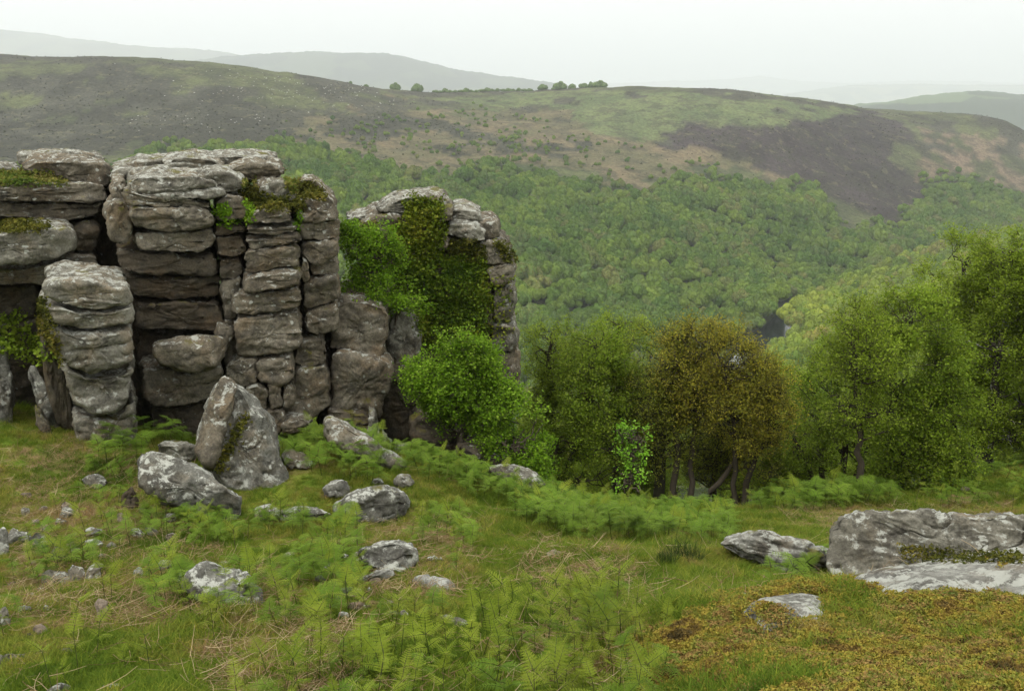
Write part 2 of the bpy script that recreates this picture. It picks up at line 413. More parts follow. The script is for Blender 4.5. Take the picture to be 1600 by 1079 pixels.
# far ridges and the lowland beyond
def far_hill(name, sky, Y, depth, base, colours, seed, nu=220, nd=40):
    us = np.linspace(sky[0][0], sky[-1][0], nu); vs = np.interp(us, [p[0] for p in sky], [p[1] for p in sky])
    V = []; wq = np.linspace(-1, 1, nd)
    for u_, v_ in zip(us, vs):
        P = at(u_, v_, Y); V.append([[P[0] + (P[0] / Y) * w * depth, Y + w * depth, base + (P[2] - base) * math.cos(w * math.pi / 2) ** 1.6] for w in wq])
    V = np.array(V); shp = V.shape[:2]
    n = xyn(V[..., 0], V[..., 1], depth * .5, seed, 5); V[..., 2] += n * (V[..., 2].max() - base) * .05
    V[..., 2] += np.abs(xyn(V[..., 0], V[..., 1], 35, seed + 3, 2)) * Y * .0012
    i = (np.arange(shp[0] - 1)[:, None] * shp[1] + np.arange(shp[1] - 1)[None]); Fq = np.stack([i, i + shp[1], i + shp[1] + 1, i + 1], -1).reshape(-1, 4)
    m = M(name + '_cover', 1.0); a, b, c3 = colours
    k = m.n('TexVoronoi'); k.inputs['Scale'].default_value = 1 / 210.; m.l(m.pos(), k.inputs['Vector'])
    c = m.mix(m.ramp(m.noise(1 / 300., 5), [(.42, 0.), (.58, 1.)]), a, b)
    s = m.n('SeparateColor'); m.l(k.outputs['Color'], s.inputs[0])
    c = m.mix(m.ramp(s.outputs[0], [(.62, 0.), (.66, 1.)]), c, c3)
    m.col(c)
    link(name, mesh(name, V.reshape(-1, 3), Fq, m.m), kind='structure')
far_hill('distant_moor', [(-900,40),(-300,30),(0,48),(60,53),(200,70),(330,84),(420,104),(560,140),(700,190)], 9300, 2200, -240, ((.06,.08,.05),(.09,.10,.06),(.10,.12,.07)), 3)
far_hill('distant_wooded_hill', [(150,150),(260,105),(350,92),(450,87),(540,84),(600,84),(640,91),(700,107),(780,121),(860,131),(960,150),(1050,200)], 6900, 1500, -240, ((.022,.034,.022),(.03,.045,.025),(.05,.07,.035)), 5)
far_hill('distant_hill', [(850,150),(950,131),(1060,128),(1140,124),(1190,119),(1250,127),(1330,131),(1400,127),(1600,131),(1800,126),(2100,135)], 20125, 2200, -240, ((.05,.08,.04),(.08,.12,.05),(.14,.16,.07)), 8)
far_hill('farmland_hill', [(1150,175),(1230,147),(1330,135),(1440,132),(1560,134),(1700,130),(2000,136)], 13300, 1500, -240, ((.04,.07,.03),(.08,.12,.045),(.15,.17,.08)), 12)
far_hill('wooded_farm_hill', [(1230,215),(1290,176),(1340,160),(1420,152),(1480,146),(1530,143),(1600,148),(1750,146),(1950,170)], 3700, 850, -240, ((.025,.04,.02),(.035,.055,.027),(.075,.11,.045)), 14)
m = M('lowland_cover', 1.0); m.col(m.mix(m.noise(1 / 600., 5), (.05, .08, .04), (.09, .12, .06)))
gx = np.linspace(-36000, 36000, 30); gy = np.linspace(-2000, 46000, 30); X, Y = np.meshgrid(gx, gy, indexing='ij')
i = (np.arange(29)[:, None] * 30 + np.arange(29)[None]); Fq = np.stack([i, i + 30, i + 31, i + 1], -1).reshape(-1, 4)
link('lowland', mesh('lowland', np.stack([X, Y, X * 0 - 230], -1).reshape(-1, 3), Fq, m.m), kind='structure')

# the hazy air
hz = bpy.data.materials.new('haze_air'); hz.use_nodes = True; t = hz.node_tree; t.nodes.clear()
o = t.nodes.new('ShaderNodeOutputMaterial'); pv = t.nodes.new('ShaderNodeVolumePrincipled')
pv.inputs['Density'].default_value = 0.00015; pv.inputs['Color'].default_value = (.91, .95, .966, 1); pv.inputs['Anisotropy'].default_value = .25
t.links.new(pv.outputs[0], o.inputs['Volume'])
try: hz.cycles.homogeneous_volume = True
except Exception: pass
bv = np.array([(sx_, sy_, sz_) for sx_ in (-37000, 37000) for sy_ in (-3000, 47000) for sz_ in (-250, 900)], float)
bf = [(0,1,3,2),(4,6,7,5),(0,4,5,1),(2,3,7,6),(0,2,6,4),(1,5,7,3)]
HAZE = link('haze', mesh('haze', bv, bf, hz, smooth=False), kind='stuff')

# ================================================================== trees of the far woods (instanced and copied crowns)
def leaves(C, size, rng, spread=.45, tri=False, flat=0.25, asp=.55):
    n = len(C); d = rng.normal(size=(n, 3)); d[:, 2] *= .6; d /= np.linalg.norm(d, axis=1)[:, None]
    q = rng.normal(size=(n, 3)); q[:, 2] += flat * 4; s = np.cross(d, q); s /= np.linalg.norm(s, axis=1)[:, None] + 1e-9
    L = size * (1 + spread * rng.uniform(-1, 1, n))[:, None]
    if tri:
        V = np.stack([C - d * L * .5 - s * L * .42, C - d * L * .5 + s * L * .42, C + d * L * .6], 1)
    else:
        V = np.stack([C - d * L * .5, C - s * L * asp * .5, C + d * L * .5, C + s * L * asp * .5], 1)
    k = V.shape[1]
    return V.reshape(-1, 3), np.arange(n * k).reshape(n, k), np.repeat(rng.uniform(0, 1, n), k)
def sphere(n, k):
    th = np.linspace(0, math.pi, n); ph = np.linspace(0, 2 * math.pi, k, endpoint=False); T, Ph = np.meshgrid(th, ph, indexing='ij')
    V = np.stack([np.sin(T) * np.cos(Ph), np.sin(T) * np.sin(Ph), np.cos(T)], -1).reshape(-1, 3)
    i = np.arange(n - 1)[:, None] * k + np.arange(k)[None]; j = np.arange(n - 1)[:, None] * k + (np.arange(k)[None] + 1) % k
    return V, np.stack([i, i + k, j + k, j], -1).reshape(-1, 4)
def dome_tree(name, seed, mat, nleaf=2800, lobes=12, low=0.0):
    rng = np.random.default_rng(seed); Vs = []; Ps = []; N = []
    sv, sf = sphere(9, 12)
    for k in range(lobes):
        a = rng.uniform(0, 6.28); rr = rng.uniform(.0, .62) if k else 0; hh = .50 - low + .38 * (1 - rr) * rng.uniform(.4, 1.1)
        c = np.array([rr * math.cos(a), rr * math.sin(a), hh]); s = rng.uniform(.22, .40) * np.array([1, 1, .85])
        V = sv * s * (1 + .16 * vn(sv * 2.3 + seed + k, seed))[:, None] + c; Vs.append((V, sf))
        d = rng.normal(size=(nleaf // lobes, 3)); d[:, 2] = np.abs(d[:, 2]) * 1.1 - .25; d /= np.linalg.norm(d, axis=1)[:, None]
        Ps.append(c + d * s * rng.uniform(.96, 1.14, (len(d), 1)))
    V, Fq = join(*Vs); V[:, 2] = np.maximum(V[:, 2], .02); rnd = .45 * np.ones(len(V)) + .25 * vn(V * 5, 4)
    LV, LF, lr = leaves(np.vstack(Ps), .085, rng, asp=.8)
    V, Fq = join((V, Fq), (LV, LF)); return mesh(name, V, Fq, mat, attrs={'rnd': np.clip(np.concatenate([rnd, lr]), 0, 1)}, smooth=False)
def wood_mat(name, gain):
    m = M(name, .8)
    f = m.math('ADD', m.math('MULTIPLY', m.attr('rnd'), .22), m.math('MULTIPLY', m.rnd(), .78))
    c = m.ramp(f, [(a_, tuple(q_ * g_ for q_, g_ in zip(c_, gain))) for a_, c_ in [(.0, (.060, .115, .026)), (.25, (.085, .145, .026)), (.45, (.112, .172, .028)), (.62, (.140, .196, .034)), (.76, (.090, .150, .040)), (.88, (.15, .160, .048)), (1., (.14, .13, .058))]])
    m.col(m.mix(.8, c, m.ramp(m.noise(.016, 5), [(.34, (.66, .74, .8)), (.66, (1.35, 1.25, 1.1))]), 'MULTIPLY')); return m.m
WOOD_M = wood_mat('woodland_leaves', (1.0, 1.02, 1.0)); SPUR_M = wood_mat('spur_woodland_leaves', (1.5, 1.32, 1.0))  # the second is a lighter, yellower leaf kind for the near-side spur
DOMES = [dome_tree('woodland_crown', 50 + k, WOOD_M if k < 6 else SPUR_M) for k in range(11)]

# collections of source meshes for scattering
def src_collection(name, meshes):
    c = bpy.data.collections.new(name)
    for i, me in enumerate(meshes):
        o = bpy.data.objects.new('%s_%02d' % (name, i), me); c.objects.link(o)
    return c
def scatter(name, P, R, S, I, meshes, label=None, cat=None, S3=None):
    me = bpy.data.meshes.new(name); me.vertices.add(len(P)); me.vertices.foreach_set('co', np.asarray(P, np.float32).ravel())
    a = me.attributes.new('rot', 'FLOAT_VECTOR', 'POINT'); a.data.foreach_set('vector', np.asarray(R, np.float32).ravel())
    if S3 is None: S3 = np.repeat(np.asarray(S)[:, None], 3, 1)
    a = me.attributes.new('scl', 'FLOAT_VECTOR', 'POINT'); a.data.foreach_set('vector', np.asarray(S3, np.float32).ravel())
    a = me.attributes.new('idx', 'INT', 'POINT'); a.data.foreach_set('value', np.asarray(I, np.int32))
    o = link(name, me, None, label, cat, None, 'stuff')
    g = bpy.data.node_groups.new(name + '_scatter', 'GeometryNodeTree')
    g.interface.new_socket('Geometry', in_out='INPUT', socket_type='NodeSocketGeometry'); g.interface.new_socket('Geometry', in_out='OUTPUT', socket_type='NodeSocketGeometry')
    gi = g.nodes.new('NodeGroupInput'); go = g.nodes.new('NodeGroupOutput'); ip = g.nodes.new('GeometryNodeInstanceOnPoints')
    ci = g.nodes.new('GeometryNodeCollectionInfo'); ci.inputs['Collection'].default_value = src_collection(name + '_source', meshes)
    ci.inputs['Separate Children'].default_value = True; ci.inputs['Reset Children'].default_value = True
    ip.inputs['Pick Instance'].default_value = True
    def na(n, t):
        q = g.nodes.new('GeometryNodeInputNamedAttribute'); q.data_type = t; q.inputs['Name'].default_value = n; return q.outputs['Attribute']
    g.links.new(gi.outputs[0], ip.inputs['Points']); g.links.new(ci.outputs[0], ip.inputs['Instance'])
    g.links.new(na('idx', 'INT'), ip.inputs['Instance Index']); g.links.new(na('rot', 'FLOAT_VECTOR'), ip.inputs['Rotation']); g.links.new(na('scl', 'FLOAT_VECTOR'), ip.inputs['Scale'])
    g.links.new(ip.outputs[0], go.inputs[0]); md = o.modifiers.new('scatter', 'NODES'); md.node_group = g
    return o

# positions: jittered grid over the valley sides
rng = np.random.default_rng(21)
sp = 5.7
gx, gy = np.meshgrid(np.arange(-620, 900, sp), np.arange(105, 1250, sp), indexing='ij'); gx = gx.ravel() + rng.uniform(-.45, .45, gx.size) * sp; gy = gy.ravel() + rng.uniform(-.45, .45, gy.size) * sp
gz = ground(gx, gy); rd = river_d(gx, gy)
uu, vv = jitter_px(gx, gy, gz, 26, 60)
pu, pv_ = proj(np.stack([gx, gy, gz], -1))
infr = (pu > -60) & (pu < 1680) & (pv_ < 1500)
edge_n = xyn(gx, gy, 30, 6, 3)
big = xyn(gx, gy, 22, 61, 2)
clear = (gy > 372) & (gy < 462) & (np.abs(gx - np.interp(gy, RIV[:, 1], RIV[:, 0])) < 14)
keep = inpoly(uu, vv, FOREST) & (rd > 4.5 + 2 * big) & ~clear & infr
sc_z = inpoly(uu, vv, SCATTER) & ~keep & infr & (rng.uniform(0, 1, gx.size) < .055 + .26 * (edge_n > .28))
above = inpoly(uu, vv - 9 - 24 * rng.uniform(0, 1, gx.size) ** 2 - 10 * (edge_n > 0), FOREST)                          # thinning towards the moor
keep &= (above | (rng.uniform(0, 1, gx.size) < .38))
sel = keep | sc_z
rad = np.where(keep, rng.uniform(3.4, 7.6, gx.size) * (1 + .25 * big), rng.uniform(1.5, 3.3, gx.size))
rad = np.where(keep & ~above, rad * .7, rad)
gx, gy, gz, rad = gx[sel], gy[sel], np.maximum(gz[sel], -131.5), rad[sel]
P = np.stack([gx, gy, gz - .4], -1)
ht = rad * rng.uniform(1.15, 1.75, len(rad))
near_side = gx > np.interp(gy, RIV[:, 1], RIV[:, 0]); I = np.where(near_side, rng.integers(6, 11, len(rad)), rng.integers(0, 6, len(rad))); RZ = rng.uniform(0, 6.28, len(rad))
# is the tree in view? (a coarse depth test along the line of sight against the land)
t = np.linspace(.03, .97, 40)[:, None]
top = P + np.array([0, 0, 1.0]) * ht[:, None]
vis = np.ones(len(P), bool)
for tt in t[:, 0]:
    q = top * tt; vis &= ~((ground(q[:, 0], q[:, 1], False) > q[:, 2] + 1.5) & (np.hypot(q[:, 0], q[:, 1]) > 30))
pu, pv_ = proj(top)
hid = (pu < 820) & (pv_ > 600); vis &= ~hid
vis2 = vis & ~((pu > 830) & (pv_ > 640))
P, rad, ht, I, RZ, vis2 = P[vis], rad[vis], ht[vis], I[vis], RZ[vis], vis2[vis]
size_px = rad * F / P[:, 1]; pu, pv_ = proj(P + np.array([0, 0, 1.0]) * ht[:, None])
score = np.where((pu > 20) & (pu < 1580) & vis2 & ~((pu < 815) & (pv_ > 330)) & ~((pu > 1240) & (pv_ > 520)) & ~((pu > 1440) & (pv_ > 400)), size_px, 0); order = np.argsort(-score)
one = order[:300]; rest = order[300:]
print('far trees', len(P), size_px[one].min())
def where_words(p):
    y = p[1]; s = 'near bank' if p[0] > 0 and river_side(p) else 'far side'
    return s
for k in one:
    o = link('woodland_tree', DOMES[I[k]], None, 'round leafy oak crown in the closed woodland beside the valley river', 'tree', 'largest oaks of the valley woodland')
    o.location = P[k]; o.rotation_euler = (0, 0, RZ[k]); o.scale = (rad[k], rad[k], ht[k])
scatter('valley_woodland', P[rest], np.stack([RZ[rest] * 0, RZ[rest] * 0, RZ[rest]], -1), rad[rest], I[rest], DOMES, S3=np.stack([rad[rest], rad[rest], ht[rest]], -1))

# heather and gorse cushions over the moor, and pale stones
m = M('heather_leaves', .95); m.col(m.ramp(m.rnd(), [(0, (.022, .023, .017)), (.6, (.045, .042, .032)), (.85, (.05, .06, .03)), (1, (.07, .085, .035))])); HEATH_M = m.m
HB = [dome_tree('heather_cushion', 80 + k, HEATH_M, 120, 4) for k in range(3)]
n = 60000; hx = rng.uniform(-600, 800, n); hy = rng.uniform(500, 1300, n); hzz = ground(hx, hy); uu, vv = jitter_px(hx, hy, hzz, 60, 90, 57); u2, v2 = jitter_px(hx, hy, hzz, 26, 60); n5 = xyn(hx, hy, 45, 88, 4)
pr = .06 + .75 * (inpoly(uu, vv, HEATH) & (n5 > -.45)) + .6 * inpoly(u2, v2, BURNT) + .12 * inpoly(uu, vv, BROWN) - .05 * inpoly(u2, v2, GREEN) + .5 * ((n5 > .38) & (vv < 230))
k = (rng.uniform(0, 1, n) < pr * .5) & ~inpoly(u2, v2, FOREST) & (v2 < 380) & (u2 > -50) & (u2 < 1650)
print('heather', k.sum()); q = k.sum(); s = rng.uniform(.5, 1.5, q)
scatter('heather', np.stack([hx[k], hy[k], hzz[k] - .1], -1), np.stack([s * 0, s * 0, rng.uniform(0, 6, q)], -1), s, rng.integers(0, 3, q), HB, S3=np.stack([s, s, s * .75], -1))
STONE_M = M('pale_stone', .9); STONE_M.col(STONE_M.mix(STONE_M.rnd(), (.32, .31, .28), (.5, .5, .46)))
sv, sf = sphere(6, 8); STV = mesh('moor_stone', sv * [1, .8, .55] * (1 + .25 * vn(sv * 2))[:, None], sf, STONE_M.m, smooth=False)
pts = []
for _ in range(260):
    if rng.uniform() < .6: uq, vq = rng.normal(420, 90), rng.normal(134, 16) + .0
    elif rng.uniform() < .6: uq, vq = rng.normal(540, 60), rng.normal(155, 12)
    else: uq, vq = rng.uniform(200, 420), rng.normal(188, 8)
    pts.append((uq, vq))
def far_hit(u, v):
    d = ray(u, v); d = d / d[1]; t = np.linspace(350, 1400, 300); P_ = t[:, None] * d[None]; g = ground(P_[:, 0], P_[:, 1], False) - P_[:, 2]; k = np.argmax(g > 0)
    return P_[k] if g[k] > 0 else None
hits = [h for h in (far_hit(*p) for p in pts) if h is not None]; hits = np.array(hits); hits[:, 2] = ground(hits[:, 0], hits[:, 1]); s = rng.uniform(.25, .9, len(hits))
scatter('moor_stones', hits, np.stack([s * 0, s * 0, s * 9], -1), s, np.zeros(len(s)), [STV])

# skyline trees, one by one
SKY_M = leafmat('skyline_leaves', [(.06, .10, .035), (.085, .135, .04), (.11, .165, .045)], 0)
SKYD = [dome_tree('hedgerow_crown', 130 + k, SKY_M, 900, 11, .2) for k in range(4)]
sk = [(656,146,13,17,'wide round hedgerow tree, leftmost of the big crowns on the skyline'), (624,140,9,12,'bare pale-green thin tree on the skyline left of the hedge'), (579,130,5,5,'tiny round bush on the moor skyline'),
 (556,126,3,8,'small lone thorn tree on the moor skyline'), (846,135,11,10,'low dark tree, first of the clump on the skyline'), (874,131,11,14,'large round tree in the skyline clump, left of the pair'),
 (891,131,8,12,'dark tree touching its larger neighbour in the skyline clump'), (908,130,10,13,'tall pale tree in the right half of the skyline clump'), (919,132,6,10,'narrow tree squeezed between two bigger ones in the clump'),
 (934,134,12,13,'rightmost wide tree of the skyline clump'), (727,142,10,7,'low rounded tree in the middle of the skyline hedge'), (684,147,7,6,'small tree left of the hedge middle on the skyline'), (862,137,4,4,'small bush between the first two skyline trees'),
 (760,144,10,5,'low spreading tree near the right end of the skyline hedge'), (795,144,9,5,'last low tree at the right end of the skyline hedge')]
for k_ in range(18): sk.append((690 + k_ * 8.0, 144, 6, 4.5 + (k_ * 7 % 4), 'low bush of the unbroken skyline hedge left of the tree clump'))
for i, (u_, v_, ru, hv, lab) in enumerate(sk):
    Y = 1040; best = None
    for Yt in np.linspace(700, 1350, 131):                     # stand it on the skyline
        P_ = at(u_, 300, Yt); gz_ = float(ground(P_[0], P_[1])); _, vq = proj(np.array([P_[0], P_[1], gz_]))
        if best is None or vq < best[0]: best = (float(vq), P_[0], P_[1], gz_)
    _, X_, Y_, Z_ = best; s = ru * Y_ / F * (1.0 + .3 * math.sin(i * 2.3) ** 2)
    t_ = thing('hedgerow_tree', lab, 'tree', (X_, Y_, Z_ - .3 * hv * Y_ / F), 'trees on the skyline')
    o = link('crown', SKYD[i % 4], t_); o.scale = (s, s, hv * Y_ / F * (1.0 + .2 * math.sin(i * 1.7)))
    tv = np.array([[a * .3, b * .3, zz] for zz in (-.5, 1.5) for a, b in ((-1, -1), (1, -1), (1, 1), (-1, 1))]) * [s / 14, s / 14, 1]
    link('trunk', mesh('trunk', tv, [(0,1,5,4),(1,2,6,5),(2,3,7,6),(3,0,4,7)], SKY_M), t_)

# ================================================================== rock
def smooth_poly(P, it=1):
    P = np.asarray(P, float)
    for _ in range(it):
        Q = np.roll(P, -1, 0); P = np.stack([P * .88 + Q * .12, P * .12 + Q * .88], 1).reshape(-1, 2)
    return P
def radial(P, c, th):
    Q = np.roll(P, -1, 0); d = np.stack([np.cos(th), np.sin(th)], 1); best = np.zeros(len(th))
    for a, b in zip(P, Q):
        e = b - a; A = a - c; den = d[:, 0] * e[1] - d[:, 1] * e[0]; den = np.where(np.abs(den) < 1e-9, 1e-9, den)
        t = (A[0] * e[1] - A[1] * e[0]) / den; s = (A[0] * d[:, 1] - A[1] * d[:, 0]) / den
        ok = (t > 0) & (s >= -1e-6) & (s <= 1 + 1e-6); best = np.where(ok & (t > best), t, best)
    k = best <= 0
    if k.any(): best[k] = np.interp(th[k], th[~k], best[~k], period=2 * math.pi)
    return best
ROCKS = []                                                     # (verts, quads) of everything solid, for growing moss and ivy on
def rock(poly, Y, T, mat, mode='block', p=6.0, yaw=0.0, seed=0, res=.05, rough=.05, strata=0.0, facets=0, name='granite_block', parent=None,
         label=None, cat=None, group=None, lean=0.0, lump=.035, smooth_it=1, grow_=0.0, step=.03, auto=None):
    rng = np.random.default_rng(seed * 7 + 11)
    uv = smooth_poly(poly, smooth_it); cu, cv = uv.mean(0)
    if mode == 'block':
        C0 = at(cu, cv, Y); Wv = np.array([C0[0], C0[1], 0.0]); Wv /= np.linalg.norm(Wv)
        cyw, syw = math.cos(yaw), math.sin(yaw); Wv = np.array([Wv[0] * cyw - Wv[1] * syw, Wv[0] * syw + Wv[1] * cyw, 0])
        Uv = np.array([Wv[1], -Wv[0], 0]); Vv = np.array([0, 0, 1.0])
        if lean: Vv = Vv + lean * Wv; Vv /= np.linalg.norm(Vv); Wv = np.cross(Uv, Vv) * -1; Wv = -Wv if Wv[1] < 0 else Wv
    else:
        C0 = at(cu, cv, Y); Wv = C0 / np.linalg.norm(C0); Uv = np.cross(Wv, [0, 0, 1.]); Uv /= np.linalg.norm(Uv); Vv = np.cross(Uv, Wv)
    L = []
    for (a, b) in uv:
        d = ray(a, b); t = (C0 @ Wv) / (d @ Wv); q = d * t - C0; L.append((q @ Uv, q @ Vv))
    L = np.array(L); c = (L.max(0) + L.min(0)) / 2
    per = np.linalg.norm(L - np.roll(L, -1, 0), axis=1).sum(); nt_ = int(np.clip(per / res, 36, 260)); th = np.linspace(0, 2 * math.pi, nt_, endpoint=False)
    L = L + (L - c) / (np.linalg.norm(L - c, axis=1)[:, None] + 1e-9) * grow_
    R = radial(L, c, th)
    # even spacing round the outline
    pts = c + R[:, None] * np.stack([np.cos(th), np.sin(th)], 1); seg = np.linalg.norm(pts - np.roll(pts, 1, 0), axis=1); cum = np.cumsum(seg); tt = np.interp(np.linspace(0, cum[-1], nt_, endpoint=False), cum, np.unwrap(th))
    th = tt; R = radial(L, c, np.mod(th, 2 * math.pi)); mR = R.mean()
    ph = np.linspace(0, math.pi, 1200); s = np.sin(ph) ** (2 / p); w = -np.sign(np.cos(ph)) * np.abs(np.cos(ph)) ** (2 / p)
    ds = np.hypot(np.diff(s) * mR, np.diff(w) * T / 2); cs = np.concatenate([[0], np.cumsum(ds)]); nph = int(np.clip(cs[-1] / res, 16, 130))
    q = np.linspace(0, cs[-1], nph); s = np.interp(q, cs, s); w = np.interp(q, cs, w)
    A = c[0] + s[:, None] * (R * np.cos(th))[None]; B = c[1] + s[:, None] * (R * np.sin(th))[None]; D = np.repeat((w * T / 2)[:, None], nt_, 1)
    off = T / 2 if mode == 'block' else 0
    P = C0 + A[..., None] * Uv + B[..., None] * Vv + (D + off)[..., None] * Wv
    cen = C0 + c[0] * Uv + c[1] * Vv + off * Wv
    # normals by finite difference
    def normals(P):
        dt = np.roll(P, -1, 1) - np.roll(P, 1, 1); dp = np.gradient(P, axis=0); n = np.cross(dt, dp); n /= np.linalg.norm(n, axis=-1, keepdims=True) + 1e-9
        o = ((P - cen) * n).sum(-1).mean(); return n if o > 0 else -n
    N = normals(P)
    for _ in range(facets):                                     # broken flat faces
        n = rng.normal(size=3) * (.62 if mode != 'block' else .16) - Wv; n[2] += (.15 if mode != 'block' else .02); n /= np.linalg.norm(n)
        d = ((P - cen) @ n); lim = d.max() * (rng.uniform(.72, .93) if mode != 'block' else rng.uniform(.90, .97)); P = P - np.maximum(d - lim, 0)[..., None] * n * .92
    size = min(mR * 2, 1.6)
    P = P + N * (lump * size * fbm(P * (1.1 / size), seed, 2))[..., None]
    N = normals(P)
    ridged = 1 - 2 * np.abs(fbm(P * 2.6, seed + 60, 3))
    h = rough * (fbm(P * 3.3, seed + 3, 5, .58) * .9 + .35 * ridged)
    if strata:
        zz = P[..., 2] + .10 * fbm(P * .9, seed + 9, 3) + (P[..., 0]) * rng.uniform(-.08, .08)
        lv = np.cumsum(rng.uniform(.16, .42, 60)) + P[..., 2].min() - .3; dz = np.min(np.abs(zz[..., None] - lv), -1)
        near = np.argmin(np.abs(zz[..., None] - lv), -1); amp = .35 + .65 * sstep(-.25, .35, fbm(P * .8 + near[..., None] * 3.7, seed + 12, 2))
        h = h - strata * amp * np.exp(-(dz / .026) ** 2) + strata * .12 * amp * np.sqrt(np.clip(dz / .15, 0, 1)) + strata * .25 * fbm(P * [2, 2, 9], seed + 14, 3)
    if mode == 'block': P = P - Wv * rng.uniform(-.07, .07)
    sf_ = fbm(P * [1.5, 1.5, 2.4], seed + 44, 3) * 3.2; fl = np.floor(sf_); fr = sf_ - fl; h = h + step * (fl + sstep(.38, .62, fr) - .5 - sf_ * .55) * .5   # broken, stepped faces
    # pits and cracks
    ck = np.abs(fbm(P * [1.3, 1.3, 1.8], seed + 21, 3)); h = h - rough * 1.1 * np.exp(-(ck / .022) ** 2)
    P = P + N * h[..., None]
    for ax, ci in ((Uv, 0), (Vv, 1)):                           # keep the traced width and height
        q = (P - C0) @ ax; l0, l1 = L[:, ci].min(), L[:, ci].max(); s_ = (l1 - l0) / (q.max() - q.min()); P = P + ((q - q.min()) * s_ + l0 - q)[..., None] * ax
    P[0] = P[0].mean(0); P[-1] = P[-1].mean(0)
    i = np.arange(nph - 1)[:, None] * nt_ + np.arange(nt_)[None]; j = np.arange(nph - 1)[:, None] * nt_ + (np.arange(nt_)[None] + 1) % nt_
    Fq = np.stack([i, i + nt_, j + nt_, j], -1).reshape(-1, 4); V = P.reshape(-1, 3)
    me = mesh(name, V, Fq, mat); bm_fix(me)
    ROCKS.append((V, Fq))
    o = link(name, me, parent, label, cat, group)
    if parent: o.location = -parent.location
    return o
def bm_fix(me):                                                # outward normals
    n = np.empty(len(me.polygons) * 3, np.float32); me.polygons.foreach_get('normal', n); n = n.reshape(-1, 3)
    c = np.empty(len(me.polygons) * 3, np.float32); me.polygons.foreach_get('center', c); c = c.reshape(-1, 3)
    if ((c - c.mean(0)) * n).sum() < 0: me.flip_normals()

# ---- the large tor on the left: every bed of granite a block
tor = thing('granite_tor', 'tall layered granite tor of stacked slabs and columns on the left', 'rock outcrop', (-6.5, 18, -7))
B = lambda poly, Y, T=2.4, mat=G_TOR, **k: rock(poly, Y, T, mat, seed=len(ROCKS) + 1, parent=tor, **{**dict(strata=.03, rough=.05, grow_=.045, facets=3, step=.07), **k, 'p': max(10, k.get('p', 8) * 2)})
core = dict(res=.07, strata=.03, facets=4, rough=.09)  # added backing blocks, coloured dark so gaps between the beds look black
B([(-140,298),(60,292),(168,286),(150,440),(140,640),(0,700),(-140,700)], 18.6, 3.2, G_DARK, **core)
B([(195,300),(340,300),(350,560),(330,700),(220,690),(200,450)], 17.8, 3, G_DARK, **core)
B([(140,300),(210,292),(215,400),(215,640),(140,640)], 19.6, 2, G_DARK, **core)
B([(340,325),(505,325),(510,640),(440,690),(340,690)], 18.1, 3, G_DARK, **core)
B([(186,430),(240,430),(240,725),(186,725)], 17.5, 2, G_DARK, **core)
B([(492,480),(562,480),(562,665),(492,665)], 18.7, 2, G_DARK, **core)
# left stack
B([(29,243),(70,238),(110,239),(150,243),(162,250),(160,262),(100,266),(40,264),(28,258)], 20.2, 1.8, G_PALE)
B([(33,262),(50,249),(95,248),(150,250),(168,257),(173,275),(171,297),(150,290),(110,284),(75,276),(45,268)], 18.6, 2.2, p=4)
B([(-120,262),(-40,258),(0,262),(34,266),(36,276),(0,282),(-120,284)], 19.6, 2.2, G_PALE)
B([(-130,286),(0,286),(60,283),(120,286),(157,287),(167,298),(164,319),(100,321),(50,317),(0,312),(-130,312)], 17.4, 2.6, p=7)
B([(-130,312),(0,312),(60,318),(162,318),(163,337),(150,347),(110,351),(60,346),(0,342),(-130,340)], 17.5, 2.6, p=7)
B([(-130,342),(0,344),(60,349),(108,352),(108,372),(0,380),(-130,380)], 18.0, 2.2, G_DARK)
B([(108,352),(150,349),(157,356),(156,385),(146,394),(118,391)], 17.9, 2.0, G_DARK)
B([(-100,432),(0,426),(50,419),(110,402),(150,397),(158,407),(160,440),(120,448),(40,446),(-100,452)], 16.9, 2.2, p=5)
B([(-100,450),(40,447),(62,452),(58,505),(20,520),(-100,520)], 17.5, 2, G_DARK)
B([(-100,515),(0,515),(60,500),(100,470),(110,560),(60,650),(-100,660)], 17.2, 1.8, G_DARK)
# crest
B([(172,262),(200,255),(240,247),(300,243),(345,247),(356,262),(345,274),(300,271),(240,272),(178,279)], 20.0, 2.4, G_PALE, strata=.05)
B([(252,256),(275,247),(310,246),(340,252),(352,262),(345,271),(310,274),(265,270)], 18.9, 2.2, G_PALE, strata=.06, p=3.6)
B([(172,266),(200,263),(245,270),(300,270),(304,282),(240,284),(196,286),(176,290)], 18.7, 1.8, G_PALE, p=4)
B([(318,249),(345,243),(400,242),(430,248),(441,258),(438,266),(400,262),(340,262)], 19.8, 2.2, G_PALE)
B([(350,266),(362,257),(385,254),(415,255),(436,261),(446,272),(444,283),(425,288),(400,289),(372,283),(354,277)], 18.6, 2.0, p=3.4, lump=.14)
B([(300,272),(320,268),(350,268),(375,274),(384,288),(381,300),(362,304),(330,303),(304,298)], 17.6, 2.2, G_PALE, strata=.06, p=3.6)
B([(400,295),(412,287),(438,284),(455,291),(460,303),(455,315),(430,318),(404,312)], 17.9, 1.6, G_PALE, p=3)
B([(464,292),(472,281),(490,282),(502,291),(514,308),(500,316),(474,314)], 18.6, 1.8, p=3)
B([(384,300),(420,310),(470,308),(480,330),(455,336),(400,332),(380,320)], 18.0, 2.0, G_DARK)
